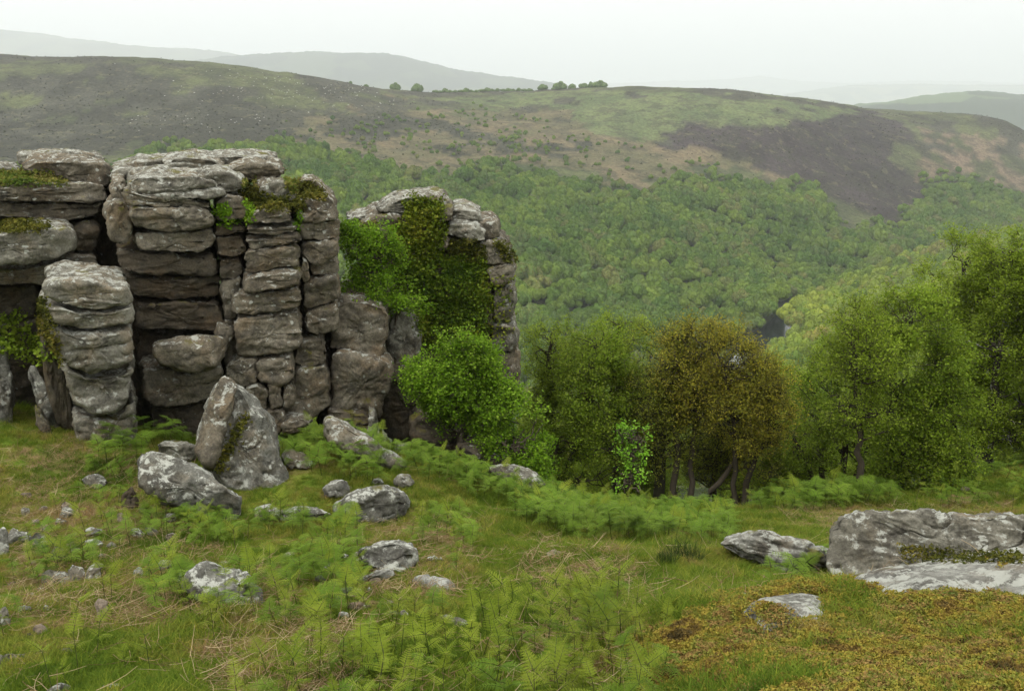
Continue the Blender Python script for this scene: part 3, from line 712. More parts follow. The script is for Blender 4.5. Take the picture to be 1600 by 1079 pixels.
# main column
B([(192,284),(200,275),(222,271),(300,273),(330,282),(352,300),(352,312),(330,315),(280,312),(236,309),(200,308)], 16.7, 2.6, G_PALE, strata=.07, p=5)
B([(193,298),(215,308),(260,312),(322,315),(334,322),(330,331),(290,328),(240,325),(203,320),(192,312)], 16.6, 2.6, strata=.04, p=4)
B([(203,322),(250,326),(325,330),(337,342),(335,356),(318,362),(262,364),(214,360),(204,348)], 16.7, 2.6, p=5)
B([(208,362),(262,364),(332,356),(339,373),(336,391),(312,399),(260,397),(222,393),(212,382)], 16.8, 2.6, p=5)
B([(176,284),(196,281),(198,312),(182,316),(174,302)], 17.3, 1.5, p=3)
B([(164,330),(175,316),(198,318),(206,330),(207,376),(194,385),(174,380),(165,352)], 16.5, 1.4, G_TOR, p=3, strata=0, facets=2)
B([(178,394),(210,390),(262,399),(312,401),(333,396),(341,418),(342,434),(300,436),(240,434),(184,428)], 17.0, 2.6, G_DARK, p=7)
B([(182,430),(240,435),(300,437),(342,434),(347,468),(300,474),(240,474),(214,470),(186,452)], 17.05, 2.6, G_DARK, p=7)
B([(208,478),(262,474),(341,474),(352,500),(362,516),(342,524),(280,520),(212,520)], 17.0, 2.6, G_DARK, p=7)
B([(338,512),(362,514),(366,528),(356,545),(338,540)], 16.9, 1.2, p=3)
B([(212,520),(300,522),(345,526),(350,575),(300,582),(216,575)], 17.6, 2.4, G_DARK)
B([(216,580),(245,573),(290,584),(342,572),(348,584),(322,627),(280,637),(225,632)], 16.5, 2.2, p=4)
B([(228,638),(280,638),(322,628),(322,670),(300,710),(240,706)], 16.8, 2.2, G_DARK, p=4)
# dark recess column
B([(335,318),(352,306),(378,309),(389,325),(385,345),(360,349),(338,345)], 17.3, 1.8, p=3.4)
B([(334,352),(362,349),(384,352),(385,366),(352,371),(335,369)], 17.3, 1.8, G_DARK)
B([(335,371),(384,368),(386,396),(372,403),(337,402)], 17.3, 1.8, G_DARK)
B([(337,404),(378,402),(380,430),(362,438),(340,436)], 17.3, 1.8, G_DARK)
B([(342,437),(376,434),(380,460),(372,500),(350,500)], 17.2, 1.8, G_TOR)
B([(350,500),(374,502),(374,560),(356,566),(350,540)], 17.2, 1.8, G_TOR)
# centre-right column
B([(386,352),(398,332),(420,325),(452,327),(460,350),(440,353)], 17.2, 2.2, p=4)
B([(383,356),(440,353),(461,352),(466,366),(440,369),(384,373)], 17.15, 2.3, p=5)
B([(382,376),(440,370),(466,367),(470,380),(440,386),(396,395),(383,392)], 17.1, 2.4, p=5)
B([(382,396),(420,390),(468,384),(472,404),(470,418),(420,427),(384,434)], 17.05, 2.4, p=6)
B([(380,436),(420,428),(470,420),(473,434),(472,448),(420,455),(382,460)], 17.0, 2.4, p=6)
B([(362,462),(420,456),(471,450),(474,466),(472,482),(420,493),(364,500)], 16.95, 2.4, p=6)
B([(364,502),(420,494),(473,484),(477,515),(474,546),(440,556),(400,562),(366,560)], 16.9, 2.5, p=6)
B([(350,575),(372,562),(400,562),(408,580),(404,602),(380,606),(356,600)], 16.7, 1.8, p=3)
B([(400,564),(456,557),(462,575),(462,590),(438,603),(408,600)], 16.9, 2.0, p=4)
B([(384,606),(404,602),(418,612),(418,640),(396,636)], 16.6, 1.5, p=3)
B([(418,602),(440,602),(440,636),(422,640)], 16.75, 1.5, p=3)
B([(440,604),(464,590),(464,615),(450,640),(441,636)], 16.9, 1.6, p=3)
B([(412,640),(446,638),(446,660),(436,684),(414,670)], 16.7, 1.6, p=3)
B([(432,668),(470,655),(488,668),(486,682),(440,686)], 16.6, 1.4, p=3)
# right column
B([(462,322),(480,312),(514,308),(525,318),(528,343),(500,350),(470,351),(463,337)], 17.7, 2.4, p=4.5)
B([(466,353),(500,352),(529,345),(531,374),(506,379),(470,376)], 17.7, 2.4, p=5)
B([(470,378),(529,376),(531,398),(516,408),(486,413),(472,402)], 17.7, 2.4, p=5)
B([(480,416),(520,409),(528,416),(528,430),(500,432),(484,430)], 17.7, 2.2, p=4)
B([(470,405),(482,412),(482,440),(472,440)], 17.4, 1.5, p=3)
B([(472,434),(526,430),(532,468),(512,478),(474,484)], 17.65, 2.4, p=6)
B([(474,487),(526,473),(530,482),(529,516),(500,526),(478,523)], 17.55, 2.4, p=6)
B([(466,537),(505,529),(512,545),(513,572),(470,578),(458,566)], 17.4, 2.4, p=6)
B([(458,580),(512,573),(518,600),(517,643),(490,652),(444,664),(446,610)], 17.2, 2.4, p=6)
# between the two tors
B([(512,548),(516,500),(521,476),(545,470),(575,472),(602,479),(613,492),(609,532),(599,564),(570,562),(530,550)], 18.1, 2.4, G_TOR, p=6, facets=3, strata=0, lump=.06)
B([(516,552),(560,563),(612,573),(616,584),(602,626),(592,657),(560,644),(518,650)], 17.7, 2.2, G_TOR, p=6, facets=3, strata=0, lump=.06)
B([(510,640),(560,643),(590,654),(588,690),(560,680),(512,670)], 17.4, 2, G_DARK, p=4)
B([(572,655),(588,657),(592,692),(574,692)], 17.0, 1.2, G_PALE, p=3, strata=0)

# ---- free-standing pillar in front of the tor
pil = thing('granite_pillar', 'squat pale grey granite pillar with wavy grooves, free-standing before the tor', 'rock pillar', (-6.5, 15, -7))
A = lambda poly, Y, T, mat=G_PALE, **k: rock(poly, Y, T, mat, seed=len(ROCKS) + 1, parent=pil, **{**dict(strata=.045, rough=.045, grow_=.04, step=.05), **k, 'p': max(7, k.get('p', 5) * 2)})
A([(66,452),(78,441),(100,438),(150,442),(194,448),(205,462),(204,478),(180,484),(140,482),(84,474)], 14.85, 2.0)
A([(84,473),(120,466),(165,468),(194,474),(190,484),(150,490),(110,486)], 14.75, 1.9, p=3, strata=0)
A([(60,480),(84,476),(120,488),(165,490),(206,482),(212,500),(210,514),(170,521),(125,526),(96,514),(70,505)], 14.8, 2.0)
A([(74,508),(98,516),(125,527),(170,523),(211,516),(213,545),(214,568),(190,578),(150,589),(118,582),(92,566),(80,540)], 14.8, 2.0, strata=.055)
A([(96,570),(118,584),(150,590),(190,580),(215,572),(217,600),(212,630),(190,650),(150,658),(112,645),(100,610)], 14.85, 1.9, p=4, strata=.03, lump=.13)
A([(108,648),(150,658),(190,652),(216,624),(219,660),(214,700),(180,718),(140,716),(118,700)], 15.0, 1.8)
A([(52,480),(70,452),(92,500),(100,560),(112,640),(118,690),(100,640),(86,560),(58,510)], 15.3, 1.6, G_DARK, strata=.02)

# ---- boulders, slabs and stones lying about: each a thing
def boulder(poly, Y, T, lab, mat=G_BOUL, cat='boulder', nm='boulder', group=None, **k):
    us, vs = np.array(poly, float).T
    if k.pop('auto', True):
        h_ = on_ground(float(np.clip(us.mean(), 5, 1595)), float(vs.max() - .16 * (vs.max() - vs.min())))
        if h_[1] < 19: Y = float(h_[1]) + .22 * T
    return rock(poly, Y, T, mat, mode=k.pop('mode', 'boulder'), seed=len(ROCKS) + 101, name=nm, label=lab, cat=cat, group=group, **{**dict(rough=.045, strata=0, res=.04, lump=.055, grow_=.01), **k, 'p': k.get('p', 3.0) * 1.35, 'facets': k.get('facets', 3) + 2})
boulder([(-90,372),(0,365),(22,357),(70,355),(110,356),(123,368),(126,388),(108,402),(80,410),(50,418),(20,416),(-90,425)], 16.2, 1.8, 'big angular boulder with flat pale top, perched on the left stack of the tor', G_PALE, mode='block', p=5, res=.05, auto=False)
boulder([(239,552),(243,535),(262,526),(330,525),(353,531),(352,557),(342,574),(310,582),(280,580),(250,570)], 16.4, 1.6, 'wedge-shaped brown boulder perched on a ledge at the foot of the main column', G_TOR, p=3.4, auto=False)
boulder([(-90,540),(0,528),(12,545),(24,600),(28,660),(10,676),(-90,680)], 14.6, 1.2, 'white-lichened boulder cut by the left edge of the photo', G_BOUL, p=4)
boulder([(42,580),(48,571),(58,573),(72,600),(88,640),(96,668),(88,682),(74,660),(56,625)], 14.7, .7, 'narrow leaning slab spotted white, just left of the pale pillar', G_BOUL, cat='slab', nm='leaning_slab', p=4)
boulder([(50,632),(60,640),(72,662),(86,684),(74,686),(60,668)], 14.5, .4, 'small brown slab lying under the narrow leaning slab', G_TOR, cat='slab', nm='leaning_slab', p=4)
boulder([(350,590),(362,590),(385,606),(405,628),(425,650),(440,690),(452,735),(455,778),(425,800),(385,775),(340,748),(308,706),(304,682),(322,632),(338,602)], 13.9, 1.5, 'big triangular lichen-spotted boulder leaning at the foot of the tor', G_BOUL, p=3.2, facets=4, res=.035, auto=False, smooth_it=0)
boulder([(348,586),(362,592),(372,606),(352,660),(338,715),(326,738),(304,704),(304,684),(322,632)], 13.55, .9, 'brownish upright flake split off the left side of the triangular boulder', G_TOR, cat='slab', auto=False, nm='split_slab', p=4, facets=2)
boulder([(214,722),(222,708),(245,712),(285,727),(318,742),(350,762),(376,782),(374,815),(350,824),(310,806),(262,788),(222,762)], 12.4, 1.0, 'long flat pale slab sloping right below the triangular boulder', G_BOUL, cat='slab', nm='flat_slab', p=6, facets=2, smooth_it=0)
boulder([(246,694),(262,687),(290,690),(310,703),(302,722),(276,722),(252,712)], 13.7, .8, 'small mossy slab wedged behind ferns between pillar and triangular boulder', G_PALE, cat='slab', nm='flat_slab')
boulder([(438,708),(450,700),(478,706),(494,722),(480,734),(450,734)], 14.2, .8, 'low grey stone just right of the triangular boulder', G_PALE, cat='stone', nm='stone')
boulder([(504,654),(512,648),(530,654),(565,674),(600,696),(634,716),(636,730),(612,736),(575,722),(540,706),(514,686),(505,668)], 15.2, .8, 'long tilted slab propped against the bank below the gap between the tors', G_PALE, cat='slab', nm='tilted_slab', p=5, facets=2)
boulder([(520,790),(540,772),(565,764),(610,756),(636,768),(643,790),(632,808),(596,820),(545,818),(524,806)], 11.8, 1.1, 'rounded grey boulder with white lichen blots in the middle of the ferny slope', G_BOUL, p=2.8, res=.03)
boulder([(503,762),(514,750),(540,751),(551,765),(542,780),(512,780)], 12.8, .7, 'small round boulder just behind the rounded grey one', G_BOUL)
boulder([(396,794),(418,787),(440,794),(440,815),(410,818),(398,810)], 11.8, .6, 'low dark stone at the left end of the broken row below the triangular boulder', G_PALE, cat='stone', nm='stone')
boulder([(430,794),(480,790),(518,800),(506,818),(450,820),(430,812)], 11.6, .7, 'flat lichened stone touching the left side of the rounded grey boulder', G_BOUL, cat='stone', nm='stone')
boulder([(560,856),(580,845),(625,844),(648,855),(653,876),(640,896),(600,894),(572,884)], 9.7, .75, 'craggy pale boulder in ferns, lowest large one left of the open turf', G_BOUL, res=.025)
boulder([(554,912),(570,900),(588,890),(612,892),(616,902),(585,914)], 9.0, .4, 'thin pale stone fin in the turf under the craggy boulder', G_LICH, cat='stone', nm='stone')
boulder([(529,926),(538,918),(556,917),(565,924),(560,934),(536,934)], 8.5, .3, 'little round lichened stone below the thin pale fin', G_BOUL, cat='stone', nm='stone')
boulder([(284,912),(292,894),(312,880),(338,874),(370,880),(392,890),(402,915),(416,945),(384,958),(330,940),(292,926)], 8.5, .9, 'large grey boulder in the left foreground with ferns growing over it', G_BOUL, res=.025)
boulder([(762,732),(775,726),(800,724),(830,735),(852,757),(842,770),(812,762),(778,748)], 15.6, .9, 'pale sloping rock at the right foot of the spreading hawthorn', G_PALE, res=.04)
boulder([(898,790),(910,780),(926,786),(934,798),(900,802)], 15.2, .5, 'small pointed stone showing above the bracken before the trees', G_BOUL, cat='stone', nm='stone')
boulder([(854,864),(862,858),(874,861),(878,870),(858,872)], 10.3, .25, 'little brown round stone alone on the open turf', G_PINK, cat='stone', nm='stone')
boulder([(614,752),(622,740),(640,742),(648,756),(640,768),(620,768)], 14.1, .5, 'mossy stone at the lower end of the tilted slab', G_PALE, cat='stone', nm='stone')
# the rocks on the right
boulder([(1128,852),(1140,838),(1165,831),(1195,828),(1235,840),(1265,850),(1300,856),(1300,888),(1262,896),(1215,892),(1170,874)], 9.9, 1.3, 'long low pale rock tilted to the left, behind the mossy mound', G_LICH, p=3.5, res=.025, strata=.03)
boulder([(1296,890),(1299,845),(1310,818),(1330,809),(1400,811),(1480,811),(1560,812),(1640,811),(1760,815),(1790,870),(1770,915),(1640,918),(1480,915),(1380,912),(1300,905)], 9.1, 1.7, 'long flat-topped squared rock running out of the right edge, moss under its overhang', G_PALE, p=9, facets=0, auto=False, lump=.025, smooth_it=0, res=.026, strata=.05, rough=.05, step=.06)
# flush slabs: bare rock showing through moss and turf
def slab(poly, h, lab, mat, nm='flat_rock', cat='rock', res=.03, seed=0, dep=.3):
    uv = smooth_poly(poly, 2); G = np.array([on_ground(*q) for q in uv]); c = G.mean(0); A_ = G - c
    _, _, vt = np.linalg.svd(A_); n = vt[2] * np.sign(vt[2][2]); U = np.cross([0, 1., 0], n); U /= np.linalg.norm(U); V = np.cross(n, U)
    L = np.stack([A_ @ U, A_ @ V], 1); cc = L.mean(0); per = np.linalg.norm(L - np.roll(L, -1, 0), axis=1).sum(); k = int(np.clip(per / res, 30, 300)); th = np.linspace(0, 2 * math.pi, k, endpoint=False)
    R = radial(L, cc, th); R = R * (1 + .13 * fbm(np.stack([np.cos(th) * 3, np.sin(th) * 3, th * 0 + seed], 1), seed, 4)); nr = int(max(8, R.mean() / res)); Vs = []
    for i, s in enumerate(np.concatenate([np.linspace(0, 1, nr), [1.04, 1.02]])):
        w = h * (1 - min(s, 1) ** 5) if i < nr else -dep * (i - nr + 1) / 2
        a = cc[0] + R * s * np.cos(th); b = cc[1] + R * s * np.sin(th); Q = c + a[:, None] * U + b[:, None] * V
        Q[:, 2] = ground(Q[:, 0], Q[:, 1], False) + w + (h * .35 * fbm(Q * 1.6, seed, 4) + .016 * fbm(Q * 5, seed + 4, 5) - .02 * np.exp(-(fbm(Q * 2.2, seed + 8, 3) / .05) ** 2) if i < nr else 0); Vs.append(Q)
    P = np.array(Vs); n1, k = P.shape[:2]; i = np.arange(n1 - 1)[:, None] * k + np.arange(k)[None]; j = np.arange(n1 - 1)[:, None] * k + (np.arange(k)[None] + 1) % k
    Fq = np.stack([i, i + k, j + k, j], -1).reshape(-1, 4); me = mesh(nm, P.reshape(-1, 3), Fq, mat); bm_fix2(me); ROCKS.append((P.reshape(-1, 3), Fq)); return link(nm, me, None, lab, cat)
def bm_fix2(me):
    n = np.empty(len(me.polygons) * 3, np.float32); me.polygons.foreach_get('normal', n)
    if n.reshape(-1, 3)[:, 2].sum() < 0: me.flip_normals()
slab([(1282,912),(1340,892),(1420,880),(1500,877),(1600,880),(1750,880),(1800,930),(1700,955),(1600,942),(1520,930),(1430,938),(1385,925),(1330,908)], .12, 'broad flat lichened rock crowning the mossy mound', G_LICH, seed=3)
slab([(1148,962),(1175,945),(1205,938),(1232,932),(1262,927),(1285,940),(1288,955),(1304,976),(1268,974),(1240,975),(1218,990),(1196,994),(1172,974)], .055, 'bare patch of pale rock framed by golden moss on the mound', G_LICH, seed=6, res=.02)
slab([(1150,938),(1160,932),(1168,936),(1160,943)], .05, 'tiny pale rock tip on the left shoulder of the mossy mound', G_LICH, seed=9, res=.02)
slab([(645,912),(662,905),(690,910),(716,922),(700,930),(668,922)], .09, 'thin flat pale stone edged with orange moss in the turf', G_LICH, seed=12, res=.025)
slab([(682,968),(694,962),(715,970),(742,980),(730,984),(700,978)], .05, 'flat pale stone flush with the turf beside front bracken', G_PALE, seed=13, res=.025)
stones = [((148,750),(40,22),'pale stone under the pillar beside a tall fern',G_BOUL),((203,780),(26,38),'upright dark stone with an orange moss edge left of the long flat slab',G_DARK),
 ((4,845),(24,42),'tall pale stone at the left photo edge',G_BOUL),((36,838),(30,16),'smooth white-topped stone near the left photo edge',G_LICH),((62,842),(24,22),'pale broken stone beside the smooth white-topped one',G_BOUL),((90,862),(22,26),'narrow jagged stone right of the pale broken one',G_PALE),
 ((40,798),(16,12),'little round pebble-like stone high on the left turf',G_PALE),((100,804),(22,10),'flat oval stone on the left turf above the rubble',G_PALE),((103,790),(18,14),'small brown stone just above the flat oval one',G_PINK),((110,850),(16,14),'round brown stone beside the narrow jagged one',G_PINK),
 ((145,848),(34,16),'wedge of pale stone pointing right in the left rubble',G_BOUL),((146,828),(26,16),'pale stone above the pointing wedge in the left rubble',G_BOUL),((215,832),(28,16),'greenish-white stone among ferns right of the rubble',G_BOUL),((268,838),(22,14),'pinkish stone in dry bracken below the long flat slab',G_PINK),
 ((88,902),(46,30),'dark-based broken boulder in the lower left rubble',G_PALE),((120,894),(26,26),'pale blocky stone in the middle of the lower left rubble',G_BOUL),((148,892),(32,30),'mottled stone at the right of the lower left rubble',G_BOUL),((216,892),(16,18),'white upright stone standing in orange moss',G_LICH),((258,884),(26,20),'greyish stone left of the large foreground boulder',G_PALE),
 ((160,947),(24,34),'pinkish upright stone in the left foreground ferns',G_PINK),((20,1026),(46,16),'flat buried stone at the lower left',G_PALE),((92,1075),(38,22),'pale stone cut by the bottom edge of the photo',G_BOUL),((180,1072),(44,12),'flat pale stone in the turf near the bottom edge',G_PALE),((232,1028),(26,8),'thin flat stone flush with the lower left turf',G_PINK),
 ((504,874),(34,14),'smooth pinkish stone left of the craggy boulder',G_PINK),((516,886),(22,14),'grey stone touching the smooth pinkish one',G_PALE),((540,890),(20,18),'whitish stone at the left foot of the craggy boulder',G_LICH),((288,904),(24,24),'pale stone leaning on the left side of the large foreground boulder',G_BOUL),
 ((678,872),(26,12),'pale stone just right of the craggy boulder',G_BOUL),((660,718),(16,8),'dark little stone above the bracken band',G_DARK),((703,802),(10,6),'tiny white stone on the path-like turf',G_LICH),((1072,928),(18,8),'tiny grey stone in turf left of the mossy mound',G_PALE),((324,1012),(20,10),'small grey stone low in the front turf',G_PALE),
 ((560,944),(40,14),'brown mossy hump of rock below the little round stone',G_PINK),((616,958),(26,8),'long thin pale stone in turf left of the flat flush one',G_PALE),((40,772),(18,9),'pinkish flat stone high on the left turf',G_PINK),((1075,1058),(22,9),'pale stone hidden in dead bracken at the bottom',G_PALE),
 ((6,960),(22,30),'dark stone at the left photo edge among ferns',G_PALE),((590,752),(20,12),'small stone behind the rounded grey boulder',G_BOUL),((352,880),(18,10),'brown pebble-like stone above the large foreground boulder',G_PINK),((452,866),(20,10),'little pale stone in ferns left of the smooth pinkish one',G_BOUL),((1508,762),(14,8),'pinkish stone on the far turf below the birches',G_PINK)]
for i, ((u_, v_), (w_, h_), lab, mt) in enumerate(stones):
    rg = np.random.default_rng(i + 500); th = np.linspace(0, 6.283, 9, endpoint=False); rr = rg.uniform(.8, 1.15, 9)
    g = on_ground(u_, v_ + h_ * .45); w3 = w_ * g[1] / F
    boulder([(u_ + math.cos(a) * w_ / 2 * r_, v_ + h_ * .12 + math.sin(a) * h_ * .6 * r_) for a, r_ in zip(th, rr)], g[1] + .05 * w3, max(.10, w3 * .7), lab, mt, cat='stone', nm='stone', res=max(.012, w3 / 16), facets=6, rough=min(.03, w3 * .08), lump=.08, p=3.4, smooth_it=0, grow_=0)

rg = np.random.default_rng(4321)
for i in range(46):
    zone = [((20, 230), (790, 940)), ((20, 330), (790, 860)), ((0, 120), (820, 1050)), ((470, 640), (830, 960))][i % 4]
    u_, v_ = rg.uniform(*zone[0]), rg.uniform(*zone[1]); w_ = rg.uniform(9, 24); h_ = w_ * rg.uniform(.5, .9); th = np.linspace(0, 6.283, 8, endpoint=False); rr = rg.uniform(.75, 1.2, 8); g = on_ground(u_, v_ + h_ * .4); w3 = w_ * g[1] / F
    boulder([(u_ + math.cos(a) * w_ / 2 * r_, v_ + h_ * .15 + math.sin(a) * h_ * .6 * r_) for a, r_ in zip(th, rr)], g[1], max(.08, w3 * .8), 'small pale granite fragment half sunk in the turf of the left slope', [G_BOUL, G_PALE, G_PINK][i % 3], cat='stone', nm='stone', group='small stones strewn over the left slope', res=max(.012, w3 / 14), facets=5, rough=min(.03, w3 * .08), lump=.08, p=3.2, smooth_it=0, grow_=0)

# ---- the second tor, half clothed in ivy
tor2 = thing('ivy_tor', 'square granite tor in the middle, half covered by ivy', 'rock outcrop', (0, 21, -9))
T2 = lambda poly, Y, T=2.2, mat=G_TOR, **k: rock(poly, Y, T, mat, seed=len(ROCKS) + 1, parent=tor2, **{**dict(strata=.035, rough=.055, grow_=.045, facets=3, step=.07), **k, 'p': max(7, k.get('p', 5) * 2)})
T2([(612,380),(640,350),(700,352),(765,388),(775,480),(770,640),(700,680),(620,640),(600,480)], 20.6, 3.2, G_DARK, **core)
T2([(618,402),(700,394),(764,400),(772,440),(768,520),(760,570),(690,580),(640,540),(625,470)], 20.35, 2.4, G_DARK, res=.08)
T2([(586,332),(604,314),(625,307),(660,304),(692,307),(704,318),(700,334),(660,338),(600,334)], 20.4, 2.2, G_PALE, strata=.05)
T2([(652,330),(690,322),(706,322),(708,345),(690,350),(655,348)], 20.2, 2)
T2([(542,344),(560,338),(577,336),(577,346),(550,351)], 20.8, 1.6, G_PALE)
T2([(545,372),(560,356),(576,344),(592,334),(640,336),(690,348),(694,380),(680,402),(640,420),(585,402),(556,390)], 20.3, 2.4, facets=3, strata=.02)
T2([(580,400),(640,410),(660,470),(650,520),(600,520),(575,450)], 20.4, 2.2, G_DARK)
T2([(704,332),(716,327),(740,331),(752,341),(754,353),(730,352),(706,347)], 20.9, 2, G_PALE)
T2([(750,345),(768,343),(779,352),(782,370),(762,374),(752,362)], 20.8, 1.8)
T2([(698,352),(720,350),(742,354),(758,366),(760,380),(730,376),(698,368)], 20.3, 2, G_PALE)
T2([(677,380),(686,366),(702,370),(702,386),(690,393)], 20.0, 1.2)
T2([(696,370),(730,378),(762,382),(764,398),(720,400),(690,394)], 20.4, 2, G_DARK)
T2([(745,382),(765,377),(786,382),(798,396),(801,410),(788,418),(760,416),(746,404)], 20.4, 2)
T2([(758,420),(772,416),(800,412),(806,428),(804,444),(770,446)], 20.3, 2)
T2([(768,448),(804,445),(808,480),(802,505),(770,503)], 20.3, 2, G_PALE, strata=.02)
T2([(764,506),(806,506),(810,530),(808,552),(768,552)], 20.3, 2, G_PALE, strata=.02)
T2([(762,554),(810,553),(813,580),(812,640),(764,640)], 20.3, 2, G_TOR)
T2([(746,440),(768,430),(770,500),(764,560),(748,540)], 20.35, 1.8, G_TOR)
T2([(738,540),(762,540),(764,620),(742,620)], 20.2, 1.8, G_TOR)
T2([(604,492),(620,482),(645,485),(660,520),(656,562),(636,580),(604,572),(600,530)], 19.2, 1.8, G_PALE, strata=0, facets=2)
T2([(590,580),(640,576),(680,600),(690,680),(620,700),(586,660)], 18.6, 2, G_DARK, strata=.03)
T2([(640,650),(700,640),(760,640),(790,700),(780,745),(700,740),(640,710)], 17.8, 2, G_DARK, facets=2)
T2([(720,700),(760,700),(800,720),(790,742),(740,742)], 16.6, 1.2, G_DARK, facets=2, p=3)
allV, allF = join(*[(V, Fq) for V, Fq in ROCKS])
BVH = BVHTree.FromPolygons([Vector(q) for q in allV.tolist()], allF.tolist())
print('rock quads', len(allF))

# ================================================================== trees close by
def tubes(Pth, Rd, S=5):
    """Pth (N,K,3), Rd (N,K) -> one mesh of N bent, tapering tubes"""
    N, K = Pth.shape[:2]; T = np.gradient(Pth, axis=1); T /= np.linalg.norm(T, axis=-1, keepdims=True) + 1e-9
    ref = np.where(np.abs(T[..., 2:3]) > .9, np.array([1., 0, 0]), np.array([0, 0, 1.])); U = np.cross(T, ref); U /= np.linalg.norm(U, axis=-1, keepdims=True) + 1e-9; V = np.cross(T, U)
    a = np.linspace(0, 2 * math.pi, S, endpoint=False)
    P = Pth[:, :, None] + Rd[:, :, None, None] * (np.cos(a)[None, None, :, None] * U[:, :, None] + np.sin(a)[None, None, :, None] * V[:, :, None])
    b = (np.arange(N) * K * S)[:, None, None] + (np.arange(K - 1) * S)[None, :, None]; i = b + np.arange(S); j = b + (np.arange(S) + 1) % S
    return P.reshape(-1, 3), np.stack([i, j, j + S, i + S], -1).reshape(-1, 4)
def bez(a, b, c, K):
    t = np.linspace(0, 1, K)[None, :, None]; return a[:, None] * (1 - t) ** 2 + 2 * b[:, None] * t * (1 - t) + c[:, None] * t ** 2
def wob(P, amp, rng):
    n = rng.normal(size=P.shape) * amp; n[:, 0] = 0; n[:, -1] *= .3; return P + n
def grow(trunks, lobes, rng, sprays=240, per=110, lsize=.05, tri=True, spread=.22, tw=5, rt=.13, limbs_per=4, flat=.25, thick=1.0, shell=.5):
    """trunks: list of point lists (world); lobes: (centre, radii). Returns (wood V,F), (leaf V,F,rnd), all world"""
    W = []; skel = []
    for tp in trunks:
        tp = np.asarray(tp, float); k = len(tp); q = np.linspace(0, k - 1, 14); P = np.stack([np.interp(q, range(k), tp[:, i]) for i in range(3)], 1)
        P = (P + np.roll(P, 1, 0) * .5 + np.roll(P, -1, 0) * .5 - 0) / 2 if False else P; Pn = P.copy(); Pn[1:-1] = (P[:-2] + 2 * P[1:-1] + P[2:]) / 4; P = Pn; P[1:-1] += rng.normal(size=(12, 3)) * .035; r = rt * np.linspace(1, .28, 14) * rng.uniform(.8, 1.1); r[0] *= 1.35
        W.append(tubes(P[None], r[None], 9)); skel.append((P, r))
    allP = np.vstack([s[0][3:] for s in skel]); allR = np.concatenate([s[1][3:] for s in skel])
    def attach(tg, P, R, mx):
        dz = tg[:, None, 2] - P[None, :, 2]; d = np.linalg.norm(tg[:, None] - P[None], axis=2) + np.where(dz < .15, 1.2 * np.abs(dz - .15), 0); k = np.argmin(d, 1)
        return P[k], np.minimum(R[k] * .62, mx)
    vol = np.array([np.prod(l[1]) ** .8 for l in lobes]); vol = vol / vol.sum()
    tg = []
    for c, r in lobes:
        for _ in range(limbs_per):
            d = rng.normal(size=3); d /= np.linalg.norm(d); tg.append(np.array(c) + d * np.array(r) * .5)
    tg = np.array(tg); a, ra = attach(tg, allP, allR, .09 * thick); mid = (a + tg) / 2; mid[:, 2] += .12 * np.linalg.norm(tg - a, axis=1) * rng.uniform(-1, 1, len(tg)); mid += rng.normal(size=mid.shape) * .12
    L = wob(bez(a, mid, tg, 9), .045, rng); R = np.maximum(ra, .02)[:, None] * np.linspace(1, .35, 9)[None]; W.append(tubes(L, R, 6))
    LP = np.vstack([allP, L[:, 2:].reshape(-1, 3)]); LR = np.concatenate([allR, R[:, 2:].ravel()])
    nn_ = sprays * 7; w = rng.choice(len(lobes), nn_, p=vol); d = rng.normal(size=(nn_, 3)); d /= np.linalg.norm(d, axis=1)[:, None]; rr = rng.uniform(shell ** 3, 1.35, nn_) ** (1 / 3)
    c = np.array([lobes[i][0] for i in w]); ra_ = np.array([lobes[i][1] for i in w]); rr = rr * (1 + .22 * vn(c + d * 2.1, 5)); S = c + d * ra_ * rr[:, None]
    ok = fbm(S * 1.15, 17, 2) > rng.uniform(-.52, .32, nn_); pick = np.nonzero(ok)[0][:sprays]; S = S[pick]; c = c[pick]; d = d[pick]; sprays = len(pick)
    a, rb = attach(S, LP, LR, .03 * thick); mid = (a + S) / 2 + rng.normal(size=S.shape) * .10; mid[:, 2] += .05
    L = wob(bez(a, mid, S, 7), .025, rng); R = np.maximum(rb, .009)[:, None] * np.linspace(1, .4, 7)[None]; W.append(tubes(L, R, 4))
    tips = []
    n = sprays * tw; d = rng.normal(size=(n, 3)); d[:, 2] += .3; out = np.repeat(S - c, tw, 0); out /= np.linalg.norm(out, axis=1)[:, None] + 1e-9; d += out * .9; d /= np.linalg.norm(d, axis=1)[:, None]
    st = np.repeat(L[:, 3:7].mean(1) * .3 + S * .7, tw, 0); en = st + d * (spread * rng.uniform(1.0, 2.3, n))[:, None]; L2 = wob(bez(st, (st + en) / 2 + rng.normal(size=st.shape) * .03, en, 4), .012, rng)
    W.append(tubes(L2, np.repeat((.0048 * thick * np.linspace(1, .4, 4))[None], n, 0), 3))
    fine = 1.75 if tri else 1.3; lsize = lsize * (.74 if tri else .86); m_ = max(1, int(per * fine) // tw); t = rng.uniform(.05, 1.1, (n, m_, 1)); C = st[:, None] * (1 - t) + en[:, None] * t + rng.normal(size=(n, m_, 3)) * spread * .34
    C = C.reshape(-1, 3); V, Fq, rd_ = leaves(C, lsize, rng, tri=tri, flat=flat, asp=.7)
    tone = np.repeat(rng.uniform(-.18, .18, sprays), tw * m_ * Fq.shape[1]); return join(*W), (V, Fq, np.clip(rd_ * .7 + .15 + tone, 0, 1))
def lob(u, v, ru, rv, Y, rd_=None):
    c = at(u, v, Y); k = F / (Y * CP - c[2] * SP); return (c, np.array([ru / k, (rd_ if rd_ else (ru + rv) / 2) / k, rv / k]))
